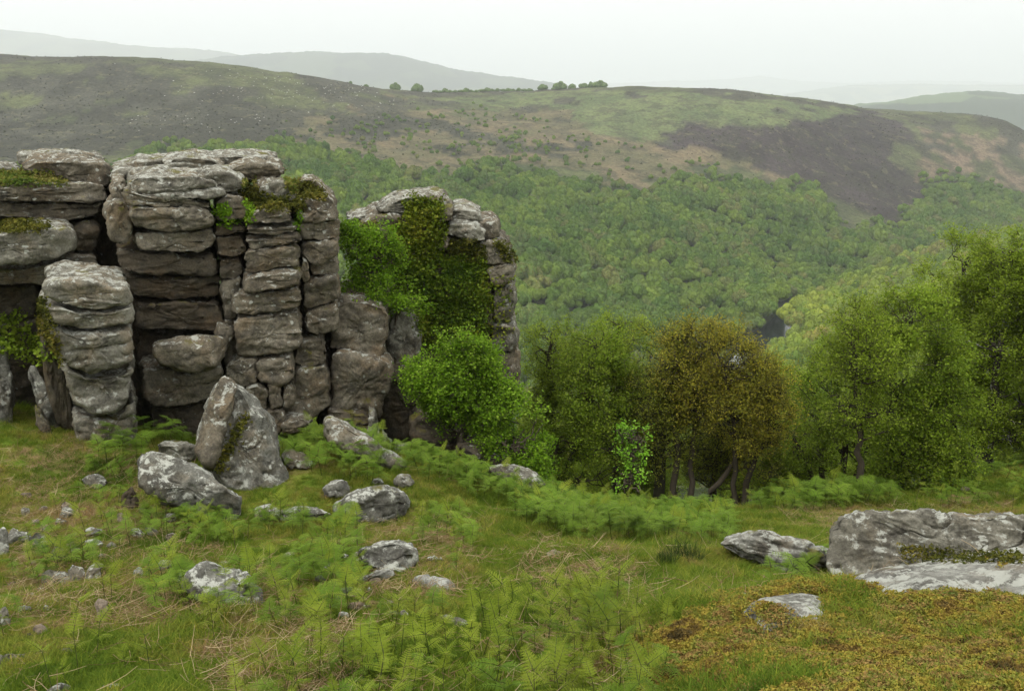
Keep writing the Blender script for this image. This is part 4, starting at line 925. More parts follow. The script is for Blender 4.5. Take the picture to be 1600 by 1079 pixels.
def tree(name, lab, Y, bases, lobes, leaf, bark, cat='tree', seed=1, group=None, base_z=None, **k):
    """bases: [(u of the foot, [(u,v,dY) points up the trunk])]; lobes: (u,v,ru,rv,dY)"""
    rng = np.random.default_rng(seed); trs = []; h = on_ground(*bases[0][0], 10)
    if h[1] < 40 and not base_z: Y = float(h[1]) + .05
    for (ub, vb), pts in bases:
        p = at(ub, vb, Y); foot = np.array([p[0], p[1], float(ground(p[0], p[1]))])
        trs.append([foot - [0, 0, .15]] + [at(a, b, Y + dy) for a, b, dy in pts])
    lb = [lob(a, b, c, d, Y + dy) for a, b, c, d, dy in lobes]
    if name in ('birch_tree', 'oak_tree', 'olive_oak_tree'): k['sprays'] = int(k['sprays'] * .82)
    wood, (LV, LF, rn) = grow(trs, lb, rng, **k)
    o = np.array(trs[0][0]) + [0, 0, .15]
    t = thing(name, lab, cat, Vector(o.tolist()), group)
    link('trunk', mesh('trunk', wood[0] - o, wood[1], bark), t); link('crown', mesh('crown', LV - o, LF, leaf, smooth=False, attrs={'rnd': rn}), t)
    print(name, bases[0][0], round(Y, 1), proj(trs[0][0])[1].round()); return t
L_BIRCH = leafmat('birch_leaves', [(.11, .16, .014), (.17, .25, .02), (.24, .32, .03), (.32, .39, .065)], .40)
L_OAK = leafmat('oak_leaves', [(.09, .15, .013), (.145, .225, .018), (.205, .285, .026), (.28, .34, .045)], .35)
L_BRONZE = leafmat('bronze_oak_leaves', [(.13, .15, .022), (.22, .225, .028), (.32, .285, .034), (.42, .35, .045)], .35)
L_OLIVE = leafmat('opening_leaves', [(.11, .14, .02), (.18, .21, .026), (.24, .265, .03), (.30, .30, .04)], .35)
L_HAW = leafmat('hawthorn_leaves', [(.075, .15, .010), (.125, .24, .014), (.18, .31, .02), (.28, .39, .05)], .42)
L_LIME = leafmat('young_leaves', [(.14, .32, .02), (.20, .42, .03), (.27, .5, .05), (.33, .55, .08)], .45)
L_IVY = leafmat('ivy_leaves', [(.035, .070, .008), (.075, .125, .012), (.13, .18, .016), (.21, .23, .028)], .15, rough=.4)
L_IVYB = leafmat('yellowish_ivy_leaves', [(.05, .085, .008), (.10, .14, .012), (.16, .19, .018), (.25, .24, .03)], .2, rough=.4)
BARK = barkmat('dark_bark', (.035, .029, .020), (.085, .072, .052)); BARK_G = barkmat('mossy_bark', (.03, .03, .018), (.075, .07, .045)); BARK_B = barkmat('birch_bark', (.025, .02, .018), (.07, .06, .05), True)
BARK_P = barkmat('grey_bark', (.05, .042, .03), (.12, .10, .072))

tree('birch_tree', 'slender feathery birch beside the ivy-clad tor, leftmost of the tree row', 24, [((850,775), [(852,690,0), (855,600,0), (862,520,0)]), ((838,770), [(846,700,0), (838,620,.5)])],
     [(864,548,38,42,0), (848,600,32,44,.3), (880,600,36,44,0), (840,660,26,46,.6), (868,660,34,40,0)], L_BIRCH, BARK, seed=3, sprays=230, per=90, lsize=.055)
tree('oak_tree', 'leafy green tree with forked trunk in front of the slender birch', 22, [((888,786), [(884,740,0), (900,690,0), (915,610,.3), (930,540,.4)]), ((880,784), [(868,735,0), (862,700,0)]), ((868,780), [(862,740,.4), (872,690,.4)])],
     [(925,560,48,46,.5), (950,610,52,50,.8), (905,640,52,50,0), (880,700,40,38,-.3), (930,700,46,44,0), (970,680,40,50,.6), (905,745,44,26,-.2)], L_OAK, BARK, seed=4, sprays=380, per=90, lsize=.06)
tree('birch_tree', 'tall pale-green birch in the row, left of the bronze oak', 24.5, [((965,790), [(962,700,0), (958,600,0), (968,510,0)])],
     [(965,528,46,36,0), (985,570,44,44,0), (950,560,40,40,0), (990,630,36,44,.2)], L_BIRCH, BARK, seed=5, sprays=240, per=90, lsize=.055)
tree('olive_oak_tree', 'half-open olive oak with straight thick trunk, between green trees and bronze oak', 22.5, [((1030,796), [(1031,740,0), (1034,680,0), (1040,600,0), (1052,530,0)])],
     [(1040,560,50,48,0), (1020,620,44,48,0), (1068,600,44,52,0), (1046,680,52,50,0), (1000,690,34,40,.5)], L_OLIVE, BARK_G, seed=6, sprays=460, per=56, lsize=.05, rt=.17, thick=1.4, tw=8)
tree('bronze_oak_tree', 'round-topped oak with golden-bronze young leaves and bare twiggy lower crown', 21.5, [((1090,784), [(1115,760,0), (1140,735,.2), (1165,690,.3), (1200,640,.3)]), ((1148,796), [(1148,745,0), (1150,700,0), (1140,620,0), (1120,550,0)]), ((1075,784), [(1080,720,.4), (1090,640,.4), (1095,560,.4)]), ((1158,796), [(1168,745,0), (1190,700,0), (1210,640,0)]), ((1050,790), [(1056,720,.5), (1050,640,.5), (1062,570,.5)])],
     [(1060,560,40,44,.3), (1090,535,48,34,.3), (1130,555,46,40,.2), (1165,580,40,34,0), (1198,600,34,34,0), (1200,650,34,46,.1), (1150,630,46,44,.2), (1095,610,48,48,.4), (1170,690,34,34,.1)], L_BRONZE, BARK, seed=8, sprays=600, per=64, lsize=.052, rt=.10, thick=1.1, tw=6, limbs_per=6)
tree('olive_oak_tree', 'twiggy olive-brown oak standing just behind the bronze one', 23.5, [((1120,780), [(1118,700,0), (1110,620,0)])],
     [(1100,610,52,50,.5), (1140,650,56,50,.3), (1090,680,50,50,.3), (1160,720,46,44,0), (1110,735,46,34,0)], L_OLIVE, BARK, seed=9, sprays=440, per=50, lsize=.05, rt=.11, thick=1.3, tw=8)
tree('oak_tree', 'bushy many-stemmed tree right of the bronze oak with stems fanning from one foot', 24.5, [((1292,776), [(1286,720,0), (1278,660,0)]), ((1300,776), [(1318,720,0), (1326,660,0), (1336,560,.2)]), ((1308,776), [(1340,730,.3), (1360,690,.3)]), ((1286,776), [(1262,720,0), (1240,680,0)])],
     [(1322,560,44,46,.2), (1290,610,44,50,0), (1345,640,44,50,.3), (1262,670,36,48,0), (1310,700,48,40,-.2), (1365,700,38,40,.3), (1250,590,30,30,1.5)], L_OAK, BARK, seed=10, sprays=480, per=80, lsize=.058, thick=1.2)
tree('birch_tree', 'tall thin dark-stemmed birch in front of the many-stemmed tree', 23, [((1344,776), [(1345,720,0), (1342,660,0), (1340,600,0), (1335,540,0)])],
     [(1345,560,46,44,0), (1340,500,24,22,.3), (1375,640,30,34,0), (1320,640,26,34,0)], L_BIRCH, BARK, seed=11, sprays=200, per=70, lsize=.052, rt=.09)
tree('oak_tree', 'broad green tree in the middle of the right-hand group', 25, [((1385,768), [(1388,720,0), (1392,660,0), (1400,580,0), (1410,500,0)]), ((1412,758), [(1408,715,0), (1425,670,0), (1450,620,0)])],
     [(1420,500,54,44,0), (1385,560,50,54,0), (1440,570,56,56,0), (1400,640,52,50,0), (1455,660,50,46,0), (1420,715,54,34,-.2)], L_OAK, BARK, seed=12, sprays=560, per=90, lsize=.06)
tree('birch_tree', 'large birch with white-flecked forked trunk at the edge of the sloping turf', 24.5, [((1508,744), [(1512,712,0), (1530,670,0), (1520,600,0), (1510,500,.2), (1505,410,.3)]), ((1506,744), [(1506,712,0), (1490,670,0), (1470,600,0), (1465,480,.2)])],
     [(1505,405,38,38,.3), (1470,440,34,34,.2), (1545,405,36,34,.3), (1490,450,48,40,.2), (1535,440,40,48,.2), (1475,520,54,46,0), (1530,530,54,52,0), (1490,600,58,50,0), (1545,620,50,48,0), (1500,670,50,30,-.2)], L_BIRCH, BARK_B, seed=13, sprays=760, per=100, lsize=.058, rt=.15, thick=1.2)
tree('birch_tree', 'rightmost birch with thick dark trunk on the bank, cut by the photo edge', 25, [((1544,738), [(1546,700,0), (1550,650,0), (1560,560,0), (1575,450,.2), (1580,400,.3)])],
     [(1575,400,42,36,.3), (1590,450,50,44,.1), (1620,390,40,44,.3), (1600,470,58,50,0), (1570,540,50,50,0), (1630,560,56,60,0), (1590,640,54,46,0), (1640,670,50,46,.3), (1555,690,30,20,0)], L_BIRCH, BARK_B, seed=14, sprays=760, per=100, lsize=.058, rt=.16, thick=1.2)
tree('birch_tree', 'birch outside the row on the far right bank, mostly beyond the photo edge', 26, [((1660,720), [(1665,650,0), (1670,520,0), (1680,420,0)])],
     [(1680,430,60,60,0), (1700,540,70,70,0), (1690,640,60,50,0)], L_BIRCH, BARK_B, seed=15, sprays=260, per=90, lsize=.065)
for i, (ub, vb, Y, lo, lab, lf) in enumerate([(1468,762,26,[(1470,640,44,44,0),(1455,700,40,34,0),(1490,720,30,26,0)],'dark-trunked small tree between the broad tree and the large birch',L_OAK),
      (1205,770,26,[(1215,690,42,36,0),(1240,730,40,28,0),(1195,735,34,26,0)],'low bright bush filling the gap right of the bronze oak',L_BIRCH), (1240,775,28,[(1240,640,40,44,0),(1220,610,30,34,0),(1262,700,34,36,0)],'pale shrubby tree behind the low bright bush',L_BIRCH),
      (960,770,26,[(960,700,50,44,0),(1010,740,44,30,0),(930,750,40,26,0)],'dense dark green shrub behind the sapling',L_OAK), (830,770,23,[(838,700,26,34,0),(822,740,24,24,0),(850,745,26,22,0)],'leafy bush squeezed between the hawthorn and the first birch',L_OAK)]):
    tree('woodland_bush' if 'tree' not in lab[:40] else 'small_tree', lab, Y, [((ub, vb), [(ub, vb - 40, 0), (lo[0][0], lo[0][1], 0)])], lo, lf, BARK, cat='bush' if 'bush' in lab or 'shrub ' in lab else 'tree', seed=30 + i, sprays=200, per=80, lsize=.06, rt=.07)
tree('sapling', 'slim sapling with vivid lime-green leaves and pale stem before the dark trees', 17.0, [((982,795), [(983,770,0), (985,740,0), (990,700,0), (988,672,0)]), ((975,792), [(974,770,0), (976,750,0)])],
     [(998,680,24,12,0), (980,678,13,13,0), (986,706,20,16,0), (990,735,18,14,0), (978,756,13,8,0), (1006,692,14,8,0)], L_LIME, BARK_P, cat='sapling', seed=40, sprays=46, per=24, lsize=.062, spread=.10, rt=.026, tw=4, tri=False, thick=.4, shell=.2)
tree('hawthorn_tree', 'spreading bright green hawthorn leaning over dark rocks between tor and trees', 17.2, [((690,716), [(715,700,-.3), (745,686,-.3), (765,668,-.2), (790,640,0)]), ((712,720), [(728,700,-.4), (760,692,-.5), (775,690,-.5), (800,700,-.4)]), ((722,712), [(720,680,-.1), (722,650,0), (712,610,0)])],
     [(690,590,44,38,0), (728,580,50,40,.3), (708,540,34,22,.2), (660,600,32,26,.2), (740,625,56,34,0), (790,635,50,34,0), (825,665,40,34,0), (800,690,46,28,-.2), (845,705,26,26,-.2), (735,560,30,24,.5), (690,640,30,22,.3), (830,725,22,18,-.4)], L_HAW, BARK_P, cat='tree', seed=41, sprays=560, per=90, lsize=.060, spread=.15, rt=.085, tri=False, limbs_per=4, shell=.45)
tree('rowan_bush', 'bright green bush growing out of the cleft between the two tors', 19.2, [((585,520), [(590,480,0), (585,440,0), (600,400,0)]), ((600,520), [(620,490,0), (640,480,0)])],
     [(552,400,26,34,0), (560,440,34,30,-.2), (590,440,36,24,0), (615,455,34,20,-.2), (645,474,22,10,-.3), (598,372,20,16,0), (545,370,14,18,.2), (580,470,40,18,-.3), (610,400,18,16,.2)], L_HAW, BARK_P, cat='bush', seed=42, sprays=230, per=70, lsize=.06, spread=.14, rt=.045, tri=False, thick=.6, shell=.3, base_z=-9)

# woodland on the slope just below: copies of the trees above
srcs = [o for o in list(COL.objects) if o.name.split('.')[0] in ('oak_tree', 'birch_tree', 'olive_oak_tree') and o.children]
rng = np.random.default_rng(5)
n = 0
for row, (y0, y1, cnt) in enumerate([(30, 38, 16), (40, 54, 20), (58, 78, 22), (82, 108, 24)]):
    for q in range(cnt):
        Yq = rng.uniform(y0, y1); xq = Yq * ((q + rng.uniform(.1, .9)) / cnt * 1.55 - .62); zq = float(ground(xq, Yq)); s = srcs[rng.integers(0, len(srcs))]; k = rng.uniform(.75, 1.1)
        hmx = 6.8 * k; uq, vq = proj(np.array([xq, Yq, zq + hmx]))
        lim = 560 if 830 < uq < 1240 else (470 if uq > 1240 else 640)
        if vq < lim: 
            k *= max(.35, (float(at(uq, lim, Yq)[2]) - zq) / hmx)
        copy_tree(s, (xq, Yq, zq - .2), rng.uniform(0, 6.28), (k * 1.05, k * 1.05, k), 'leafy tree of the dim wood on the slope below the row of near trees', 'wood on the slope behind the near trees'); n += 1

# ================================================================== ivy, moss and turf on the rocks
def cling(name, lab, cat, poly, n, size, depth, mat, seed, kind=None, tri=False, clump=.0, group=None, flat=.1, jit=6):
    rg = np.random.default_rng(seed); P = np.asarray(poly, float); lo, hi = P.min(0), P.max(0); C = []
    while len(C) < n:
        q = rg.uniform(lo, hi, (n * 2, 2)); jx = q + rg.normal(0, jit, q.shape); q = q[inpoly(jx[:, 0], jx[:, 1], poly)]
        for a, b in q:
            d = ray(a, b); d = d / np.linalg.norm(d); h = BVH.ray_cast(Vector((0, 0, 0)), Vector(d.tolist()), 40)
            if h[0] is None: continue
            if h[0].y < 5: continue
            nn = np.array(h[1]); nn = nn if nn @ d < 0 else -nn
            c = np.array(h[0]); dd = depth * max(.15, .5 + .9 * float(vn(c * 2.2, seed)) + .5 * float(vn(c * 6, seed + 2)))
            C.append(c + nn * dd * rg.uniform(0, 1) ** .6 + rg.normal(0, size * .3, 3))
            if len(C) >= n: break
    V, Fq, r = leaves(np.array(C), size, rg, tri=tri, flat=flat, asp=.85)
    tone = .35 * vn(V * 1.9, seed + 5) + .15 * vn(V * 6, seed + 7)
    return link(name, mesh(name, V, Fq, mat, smooth=False, attrs={'rnd': np.clip(r * .6 + .2 + tone, 0, 1)}), None, lab, cat, group, kind)
cling('ivy', 'dense dark ivy curtain covering the front of the square tor', 'ivy', [(612,402),(660,396),(700,400),(740,396),(756,404),(764,430),(764,470),(758,510),(750,545),(735,560),(690,545),(665,535),(650,510),(640,470),(600,440),(590,405)], 21000, .062, .22, L_IVY, 1, jit=3)
cling('ivy', 'yellow-green ivy bush climbing over the top of the square tor', 'ivy', [(636,312),(662,308),(690,316),(692,345),(695,370),(690,392),(670,400),(640,402),(610,395),(602,370),(618,352),(636,350)], 8000, .062, .26, L_IVYB, 2, jit=4)
cling('ivy', 'thin ivy trailing down the left face of the square tor', 'ivy', [(572,392),(600,372),(640,390),(640,420),(600,430),(560,420)], 2200, .07, .25, L_IVYB, 3)
cling('ivy', 'straggly ivy on the right-hand edge of the square tor', 'ivy', [(765,430),(800,430),(806,470),(795,520),(770,560),(750,560),(755,500)], 550, .06, .15, L_IVYB, 4)
cling('ivy', 'small bright ivy sprig ringing the rounded stone high on the main column', 'ivy', [(338,322),(352,318),(360,330),(350,342),(375,346),(388,330),(378,312),(392,312),(399,325),(394,342),(378,352),(345,350)], 1000, .06, .10, L_HAW, 5, jit=2)
cling('ivy', 'tiny fern-like sprig in the crack of the right-hand column', 'plant', [(458,335),(468,328),(474,345),(468,358),(459,352)], 260, .06, .10, L_HAW, 6, jit=2)
L_MOSS = leafmat('moss_tufts', [(.035, .045, .010), (.075, .080, .014), (.12, .115, .02), (.20, .16, .035)], .15, rough=.9)
L_TURF = leafmat('ledge_turf', [(.05, .085, .015), (.10, .14, .022), (.18, .17, .04), (.26, .21, .08)], .2, rough=.9)
for i, (nm, lab, poly, n, mt) in enumerate([
    ('turf_patch', 'green and golden turf on the ledge at the top left of the tor', [(-40,268),(20,268),(50,266),(80,272),(100,284),(112,288),(60,286),(0,288),(-40,290)], 4500, L_TURF),
    ('moss_patch', 'dark moss bank hanging below the top boulders of the right column', [(378,296),(392,292),(402,300),(430,312),(460,310),(478,318),(470,330),(440,328),(400,326),(384,320)], 4200, L_MOSS),
    ('moss_patch', 'golden dry grass tuft sloping down behind the round top boulder', [(444,262),(456,268),(470,282),(470,300),(458,302),(448,285)], 1500, L_TURF),
    ('moss_patch', 'olive moss cap on the last boulder at the right end of the tor top', [(466,284),(480,286),(500,298),(512,312),(490,312),(464,310)], 1900, L_MOSS),
    ('moss_patch', 'bright moss pocket beside the pale cap slab of the main column', [(378,280),(396,284),(404,292),(396,298),(380,294)], 700, L_TURF),
    ('moss_patch', 'mossy ledge at the left edge under the double slabs', [(-40,344),(30,346),(60,352),(84,354),(60,360),(0,364),(-40,362)], 2800, L_MOSS),
    ('moss_patch', 'green moss running down the left side of the pale pillar', [(58,470),(68,462),(80,500),(92,540),(100,580),(88,560),(66,520),(56,500)], 1400, L_MOSS),
    ('moss_patch', 'brown-green turf on the shoulder of the square tor', [(700,380),(730,372),(756,382),(762,400),(730,410),(704,398)], 2200, L_MOSS),
    ('moss_patch', 'olive turf slope at the top left of the square tor', [(548,362),(565,350),(590,345),(580,362),(560,380),(548,378)], 1400, L_TURF),
    ('moss_patch', 'moss beard on the right brow of the square tor', [(770,376),(786,378),(800,396),(806,410),(796,408),(780,390)], 800, L_MOSS),
    ('moss_patch', 'moss seam in the crack of the triangular boulder', [(352,700),(372,660),(392,640),(380,668),(362,705),(345,738),(335,735)], 600, L_MOSS),
    ('moss_patch', 'moss strips under the overhang of the long right-hand block', [(1400,850),(1450,852),(1520,862),(1600,866),(1600,880),(1500,880),(1410,872)], 1500, L_MOSS)]):
    cling(nm, lab, 'moss', poly, n, .05 if poly[0][0] < 1300 else .025, .10 if poly[0][0] < 1300 else .03, mt, 20 + i, tri=True, flat=0, jit=3)

cling('fern_clump', 'bright fern clump on the shady ledge at the left edge, beside the pale pillar', 'fern', [(-30,490),(36,490),(48,520),(70,540),(84,562),(60,566),(30,555),(-30,550)], 1500, .07, .25, L_OAK, 61, jit=5)

# ================================================================== bracken
def frond(P0, d, up, L, rng, curl=0.0, npin=9, wid=.36, droop=.35):
    """one triangular bipinnate frond: returns verts, quads, rnd, and its stalk path"""
    d = d / np.linalg.norm(d); side = np.cross(d, up); side /= np.linalg.norm(side); nrm = np.cross(side, d)
    K = npin + 3; s = np.linspace(0, 1, K); path = P0 + np.outer(s * L, d) - np.outer(droop * L * s ** 2, nrm * 0 + np.array([0, 0, 1.])) ; C = []; Dd = []; Ln = []
    if curl:                                                    # uncoiling tip
        a = np.clip((s - .7) / .3, 0, 1) * curl; path = path + np.outer(-(1 - np.cos(a)) * L * .10, d) + np.outer(np.sin(a) * L * .08, nrm)
    T = np.gradient(path, axis=0); T /= np.linalg.norm(T, axis=1)[:, None]
    V = []; Fq = []; R = []; n = 0
    for i in range(1, K - 1):
        f = (i - 1) / (K - 2); w = L * wid * (1 - f) ** .9 * min(1, (i + .6) / 1.8)
        if curl: w *= .75
        for sg in (-1, 1):
            pd = side * sg + T[i] * .35 + nrm * rng.uniform(-.12, .2); pd /= np.linalg.norm(pd); m = max(3, int(7 * (1 - f)) + 2)
            q = np.linspace(.12, 1, m); base = path[i] + np.outer(q * w, pd) - np.outer(q ** 2 * w * .18, [0, 0, 1.])
            l2 = w * .21 * (1.15 - q) + L * .010; a2 = T[i] * .9 + pd * .25; a2 /= np.linalg.norm(a2); g2 = w / m * .42
            for sg2 in (-1, 1):
                tip = base + np.outer(l2, a2 * sg2 if sg2 > 0 else -T[i] * .9 + pd * .25)
                v4 = np.stack([base - pd * g2, tip - pd * g2 * .25, tip + pd * g2 * .35, base + pd * g2], 1); V.append(v4.reshape(-1, 3)); Fq.append(n + np.arange(4 * m).reshape(m, 4)); n += 4 * m; R.append(np.full(4 * m, .35 + .3 * f + rng.uniform(-.15, .2)))
    return np.vstack(V), np.vstack(Fq), np.concatenate(R), path
L_FERN = leafmat('bracken_leaves', [(.068, .13, .014), (.115, .195, .020), (.165, .25, .03), (.24, .31, .05)], .38, objr=.35)
L_FERN2 = leafmat('young_bracken_leaves', [(.11, .165, .016), (.175, .235, .022), (.24, .29, .035), (.31, .33, .06)], .38, objr=.35)
STEM = M('bracken_stem', .6); STEM.col(STEM.mix(STEM.rnd(), (.035, .06, .014), (.09, .085, .03))); STEM = STEM.m
def fern_plant(seed, young=False, h=.42):
    rg = np.random.default_rng(seed); V = []; Fq = []; R = []; n = 0; Ps = []; Rs = []
    hh = h * rg.uniform(.8, 1.15); lean = rg.normal(0, .10, 2) * hh; top = np.array([lean[0], lean[1], hh]); k = 5
    st = np.linspace([0, 0, -.04], top, k); Ps.append(st); Rs.append(np.linspace(.0055, .0035, k))
    a0 = rg.uniform(0, 6.28); lv = [(.72, 1.0), (1.0, .85)] if not young else [(.70, .7), (1.0, .65)]
    dirs = []
    for (t, sc) in lv:
        for sg in (0, math.pi):
            dirs.append((t, a0 + sg + rg.normal(0, .3), sc, .42 if not young else .55))
        a0 += rg.normal(0, .5) + .4
    dirs.append((1.0, a0 + 1.5, .95, .9 if not young else 1.6))
    for t, a, sc, el in dirs:
        P0 = st[0] * (1 - t) + top * t; d = np.array([math.cos(a), math.sin(a), el * rg.uniform(.7, 1.3)]); L = .36 * sc * rg.uniform(.8, 1.15) * (h / .42) ** .5
        v, f, r, path = frond(P0, d, np.array([0, 0, 1.]), L, rg, curl=(rg.uniform(2.5, 4.5) if young else (2.5 if rg.uniform() < .25 else 0)), droop=.25 if young else .38)
        V.append(v); Fq.append(f + n); n += len(v); R.append(r); q = np.linspace(0, len(path) - 1, k).astype(int); Ps.append(path[q]); Rs.append(np.linspace(.003, .0012, k))
    SV, SF = tubes(np.array(Ps), np.array(Rs), 3)
    return (np.vstack(V), np.vstack(Fq), np.concatenate(R)), (SV, SF)
FERNS = []
for k in range(9):
    yg = k >= 5; (v, f, r), (sv_, sf_) = fern_plant(900 + k, yg, .46 if yg else .42)
    mt = L_FERN2 if yg else L_FERN
    fm = mesh('frond', v, f, mt, smooth=False, attrs={'rnd': np.clip(r, 0, 1)}); sm = mesh('stem', sv_, sf_, STEM)
    V, Fq = join((v, f), (sv_, sf_)); mm = mesh('bracken', V, Fq, mt, smooth=False, attrs={'rnd': np.clip(np.concatenate([r, np.zeros(len(sv_))]), 0, 1)})
    mm.materials.append(STEM); mi = np.zeros(len(Fq), np.int32); mi[len(f):] = 1; mm.polygons.foreach_set('material_index', mi)
    FERNS.append((fm, sm, mm)); 
print('fern quads', [len(a[2].polygons) for a in FERNS])
ZONES = [  # polygon in the photograph, plants per square metre, scale, young share, words
 ([(300,985),(560,960),(760,985),(900,955),(1010,960),(1030,1079),(1000,1300),(300,1300)], 24, .66, .8, 'yellow-green bracken shoot with curled tips in the front row'),
 ([(0,1030),(160,1020),(300,1060),(300,1300),(0,1300),(-100,1100)], 5, .7, .7, 'young bracken shoot at the lower left corner'),
 ([(640,712),(700,722),(780,758),(900,786),(1000,800),(1135,800),(1160,822),(1130,862),(1050,858),(960,852),(880,832),(790,800),(700,772),(640,740)], 24, .9, .1, 'bright bracken in the thick band between turf and trees'),
 ([(1170,800),(1200,778),(1300,772),(1345,768),(1345,796),(1250,806)], 16, 1.2, .1, 'bracken at the foot of the bushy trees'),
 ([(1345,770),(1480,745),(1700,700),(1700,790),(1400,800)], 4, .9, .2, 'scattered bracken on the far right turf'),
 ([(430,700),(520,690),(600,712),(650,740),(640,770),(560,752),(500,748),(450,740)], 17, 1.0, .05, 'bracken tucked under the tilted slab'),
 ([(400,810),(520,815),(560,850),(560,900),(520,930),(430,900),(340,860),(300,830)], 15, .74, .2, 'bracken around the boulders on the middle slope'),
 ([(640,812),(740,820),(750,880),(700,905),(650,890),(640,850)], 12, .72, .3, 'bracken beside the craggy boulder'),
 ([(280,880),(420,900),(520,905),(560,960),(450,1000),(300,980),(250,930)], 14, .74, .4, 'bracken growing over the large foreground boulder'),
 ([(0,860),(120,850),(280,900),(280,980),(200,1000),(0,1000)], 11, .74, .5, 'bracken shoot in the left foreground rubble'),
 ([(60,770),(300,790),(420,830),(300,870),(60,850)], 8, .76, .4, 'bracken on the left slope below the pillar'),
 ([(150,700),(215,690),(300,692),(300,712),(220,715),(200,770),(150,770)], 15, 1.1, 0, 'dark lush bracken at the foot of the pale pillar'),
 ([(0,490),(60,500),(95,560),(110,600),(60,590),(0,560)], 14, 1.0, 0, 'bracken on the shady ledge left of the pillar'),
 ([(210,800),(380,800),(470,812),(450,850),(240,850)], 9, .75, .2, 'bracken below the long flat slab'),
 ([(1180,905),(1290,872),(1300,905),(1200,925)], 12, .75, .1, 'small bracken in the hollow beside the right-hand rocks'),
 ([(540,880),(600,940),(560,1000),(430,1010),(440,960)], 6, .65, .6, 'bracken on the turf below the middle boulders'),
 ([(760,960),(900,930),(1000,930),(1000,960),(880,980),(760,985)], 3, .6, .6, 'thin bracken shoot above the front row'),
 ([(590,640),(640,640),(700,700),(640,705),(600,690)], 10, 1.1, 0, 'shaded bracken between the two tors')]
rng = np.random.default_rng(77); cand = []
for zi, (poly, dens, sc, yg, words) in enumerate(ZONES):
    P_ = np.array([on_ground(min(max(a, -60), 1660), min(b, 1120)) for a, b in poly]); lo, hi = P_.min(0) - .3, P_.max(0) + .3; hi[0] = min(hi[0], 24)
    n = int(1.5 * dens * (hi[0] - lo[0]) * (hi[1] - lo[1])); xq = rng.uniform(lo[0], hi[0], n); yq = rng.uniform(lo[1], hi[1], n); zq = ground(xq, yq); uq, vq = proj(np.stack([xq, yq, zq], -1))
    uq2 = uq + 22 * xyn(xq, yq, .7, 91, 2); vq2 = vq + 10 * xyn(xq, yq, .7, 95, 2)
    ok = inpoly(uq2, vq2, poly) & (vq < 1150) & (uq > -60) & (uq < 1660)
    dn = xyn(xq, yq, 1.1, 97, 2); ok &= dn > rng.uniform(-1.0, .35, n) * .7
    for i in np.nonzero(ok)[0]: cand.append((xq[i], yq[i], zq[i], uq[i], vq[i], zi, rng.uniform(.6, 1.15) * sc, rng.integers(5, 9) if rng.uniform() < yg else rng.integers(0, 5)))
cand = np.array(cand); print('bracken', len(cand))
pxs = cand[:, 6] / cand[:, 1] * ((cand[:, 4] < 1085) & (cand[:, 3] > 0) & (cand[:, 3] < 1600)); od = np.argsort(-pxs); one, rest = od[:300], od[300:]
vis_words = {}
for k in one:
    x_, y_, z_, u_, v_, zi, s_, fi = cand[k]; fm, sm, _ = FERNS[int(fi)]
    t = bpy.data.objects.new('bracken_fern', None); COL.objects.link(t); t.location = (x_, y_, z_); t.rotation_euler = (rng.normal(0, .12), rng.normal(0, .12), rng.uniform(0, 6.28)); t.scale = (s_,) * 3; t.empty_display_size = .1
    t['label'] = ZONES[int(zi)][4]; t['category'] = 'fern'; t['group'] = 'ferns: ' + ZONES[int(zi)][4]
    link('frond', fm, t); link('stem', sm, t)
q = len(rest); c = cand[rest]
scatter('bracken', c[:, :3], np.stack([rng.normal(0, .14, q), rng.normal(0, .14, q), rng.uniform(0, 6.28, q)], -1), c[:, 6], c[:, 7].astype(int), [a[2] for a in FERNS])

# ================================================================== grass, moss and litter
def tuft(seed, nb, h, w, spread, mat, name, lean=.5):
    rg = np.random.default_rng(seed); a = rg.uniform(0, 6.28, nb); r = spread * np.sqrt(rg.uniform(0, 1, nb)); b = np.stack([r * np.cos(a), r * np.sin(a), np.full(nb, -.006)], 1)
    d = rg.normal(0, lean, (nb, 3)); d[:, 2] = 1; hh = h * rg.uniform(.4, 1.1, nb)[:, None]; m_ = b + d * hh * .55; d2 = d * 1.; d2[:, :2] *= 2.2; t = m_ + d2 * hh * .42; s = rg.normal(size=(nb, 3)); s[:, 2] = 0; s /= np.linalg.norm(s, axis=1)[:, None]; s *= w * .5
    V = np.stack([b - s, b + s, m_ + s * .8, m_ - s * .8, t], 1); i = np.arange(nb)[:, None] * 5
    F1 = np.hstack([i, i + 1, i + 2, i + 3]); F2 = np.hstack([i + 3, i + 2, i + 4, i + 4])
    Fq = np.vstack([np.hstack([i, i + 1, i + 2]), np.hstack([i, i + 2, i + 3]), np.hstack([i + 3, i + 2, i + 4])])
    return mesh(name, V.reshape(-1, 3), Fq, mat, smooth=False, attrs={'rnd': np.repeat(rg.uniform(0, 1, nb), 5)})
m = M('grass_blades', .7); c = grass_colour(m); c = m.mix(.9, c, m.ramp(m.attr('rnd'), [(0, (.6, .7, .6)), (.6, (1.25, 1.2, 1.1)), (.85, (1.5, 1.35, 1.2)), (1, (3.2, 2.1, 1.9))]), 'MULTIPLY'); m.col(c); m.translucent(c, .3); GM = m.m
m = M('moss_cushion', .95); c = m.ramp(m.noise(4.2, 7, .72), [(.34, (.065, .05, .02)), (.42, (.16, .105, .028)), (.48, (.27, .215, .035)), (.54, (.125, .15, .025)), (.59, (.26, .155, .055)), (.67, (.08, .13, .022)), (.75, (.25, .18, .075))]); c = m.mix(.9, c, m.ramp(m.attr('rnd'), [(0, .85), (1, 1.15)]), 'MULTIPLY'); m.col(c); MM = m.m
m = M('dry_blades', .9); m.col(m.ramp(m.attr('rnd'), [(0, (.14, .085, .045)), (.5, (.26, .18, .09)), (1, (.42, .33, .19))])); DM = m.m
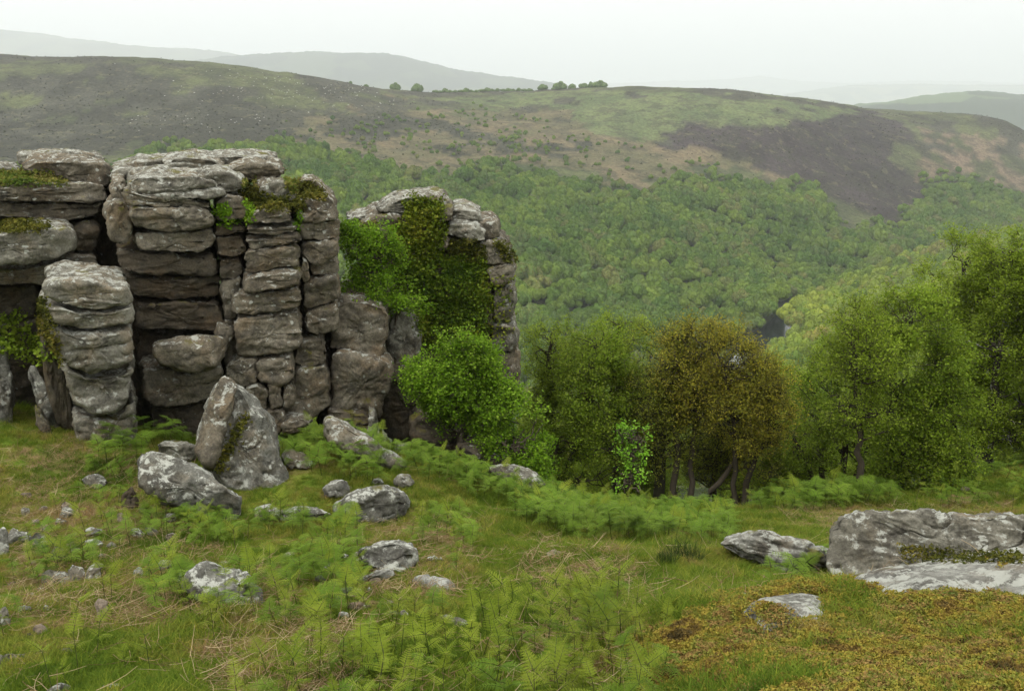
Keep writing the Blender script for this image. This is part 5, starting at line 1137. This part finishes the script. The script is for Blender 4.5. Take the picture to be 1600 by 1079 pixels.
GT = [tuft(k, 46, .060 + .012 * (k % 3), .0048, .085, GM, 'grass_tuft') for k in range(5)]
def cushion(seed, mat):
    rg = np.random.default_rng(seed); n = 300; a = rg.uniform(0, 6.28, n); r = .065 * np.sqrt(rg.uniform(0, 1, n)); C = np.stack([r * np.cos(a), r * np.sin(a), .026 * (1 - (r / .068) ** 2) * rg.uniform(.55, 1.1, n)], 1)
    V, Fq, rr = leaves(C, .0085, rg, tri=True, flat=.05); return mesh('moss_cushion', V, Fq, mat, smooth=False, attrs={'rnd': rr})
MT = [cushion(40 + k, MM) for k in range(5)]
def under_slab(x, y, z):
    r = np.zeros(x.shape, bool); u_, v_ = proj(np.stack([x, y, z], -1))
    for pl in ([(1148,962),(1175,945),(1205,938),(1232,932),(1262,927),(1285,940),(1288,955),(1304,976),(1268,974),(1240,975),(1218,990),(1196,994),(1172,974)], [(1282,912),(1340,892),(1500,877),(1640,882),(1640,940),(1520,930),(1430,938),(1385,925),(1330,908)]):
        r |= inpoly(u_, v_ + 6 * xyn(x, y, .15, 70, 2), pl)
    return r
rng = np.random.default_rng(99)
n = 90000; yq = 3.0 + rng.uniform(0, 1, n) ** 1.35 * 24; xq = yq * rng.uniform(-.66, .68, n); zq = ground(xq, yq); uq, vq = proj(np.stack([xq, yq, zq], -1)); mk = moss_mask(xq, yq, zq); lt = litter_mask(xq, yq, zq)
inf = (uq > -40) & (uq < 1640) & (vq < 1130); patch = xyn(xq, yq, .9, 66, 3)
g = inf & (~mk | (patch > .15) | (rng.uniform(0, 1, n) < .10)) & ~under_slab(xq, yq, zq) & (rng.uniform(0, 1, n) < np.where(lt, .45, .95)); q = g.sum(); s = rng.uniform(.5, 1.1, q) * (1 + .45 * patch[g]) * np.clip(.8 + yq[g] / 30, .8, 1.5)
print('grass', q)
scatter('grass', np.stack([xq[g], yq[g], zq[g]], -1), np.stack([rng.normal(0, .1, q), rng.normal(0, .1, q), rng.uniform(0, 6.28, q)], -1), s, rng.integers(0, 5, q), GT)
n = 34000; yq = rng.uniform(3, 8, n); xq = rng.uniform(.4, 6, n); zq = ground(xq, yq); g = moss_mask(xq, yq, zq); uq, vq = proj(np.stack([xq, yq, zq], -1)); g &= (uq < 1640) & (vq < 1120)
us_ = under_slab(xq, yq, zq); g &= (~us_ | (xyn(xq, yq, .35, 72, 3) > .45)); zq = zq + us_ * .07
q = g.sum(); scatter('moss', np.stack([xq[g], yq[g], zq[g]], -1), np.stack([rng.normal(0, .2, q), rng.normal(0, .2, q), rng.uniform(0, 6.28, q)], -1), rng.uniform(.6, 1.6, q), rng.integers(0, 5, q), MT)
# dead bracken stalks lying about
def straw(seed):
    rg = np.random.default_rng(seed); n = 9; a = rg.uniform(0, 6.28, n); L = rg.uniform(.06, .22, n); st = rg.normal(0, .07, (n, 3)); st[:, 2] = rg.uniform(0, .03, n); d = np.stack([np.cos(a), np.sin(a), rg.normal(.05, .22, n)], 1) * L[:, None]; md = st + d * .5 + rg.normal(0, .02, (n, 3))
    V, Fq = tubes(bez(st, md, st + d, 4), np.repeat(np.linspace(.0024, .0012, 4)[None], n, 0), 3); return mesh('dead_stalk', V, Fq, DM, attrs={'rnd': np.repeat(rg.uniform(0, 1, n), 12)})
ST = [straw(k) for k in range(6)]
n = 10500; yq = 3.5 + rng.uniform(0, 1, n) ** 1.2 * 15; xq = yq * rng.uniform(-.66, .68, n); zq = ground(xq, yq); lt = litter_mask(xq, yq, zq); g = (rng.uniform(0, 1, n) < np.where(lt, .85, .10)) & ~moss_mask(xq, yq, zq); q = g.sum(); print('straw', q)
scatter('dead_bracken', np.stack([xq[g], yq[g], zq[g] + .01], -1), np.stack([rng.normal(0, .15, q), rng.normal(0, .15, q), rng.uniform(0, 6.28, q)], -1), rng.uniform(.7, 1.4, q), rng.integers(0, 6, q), ST)
# the dark rush tuft at the edge of the hollow
RM = leafmat('rush_blades', [(.012, .03, .008), (.025, .055, .012), (.05, .08, .02), (.12, .11, .04)], .15)
for i, (u_, v_, s_, lab) in enumerate([(1070, 878, 1.0, 'dense dark green rush tussock in the hollow left of the pale tilted rock'), (1040, 880, .6, 'smaller rush tussock beside the dense dark one')]):
    p = on_ground(u_, v_); tb = tuft(300 + i, 320, .36, .006, .20, RM, 'rush_tussock', .28); o = link('rush_tussock', tb, None, lab, 'tussock'); o.location = p.tolist(); o.scale = (s_,) * 3
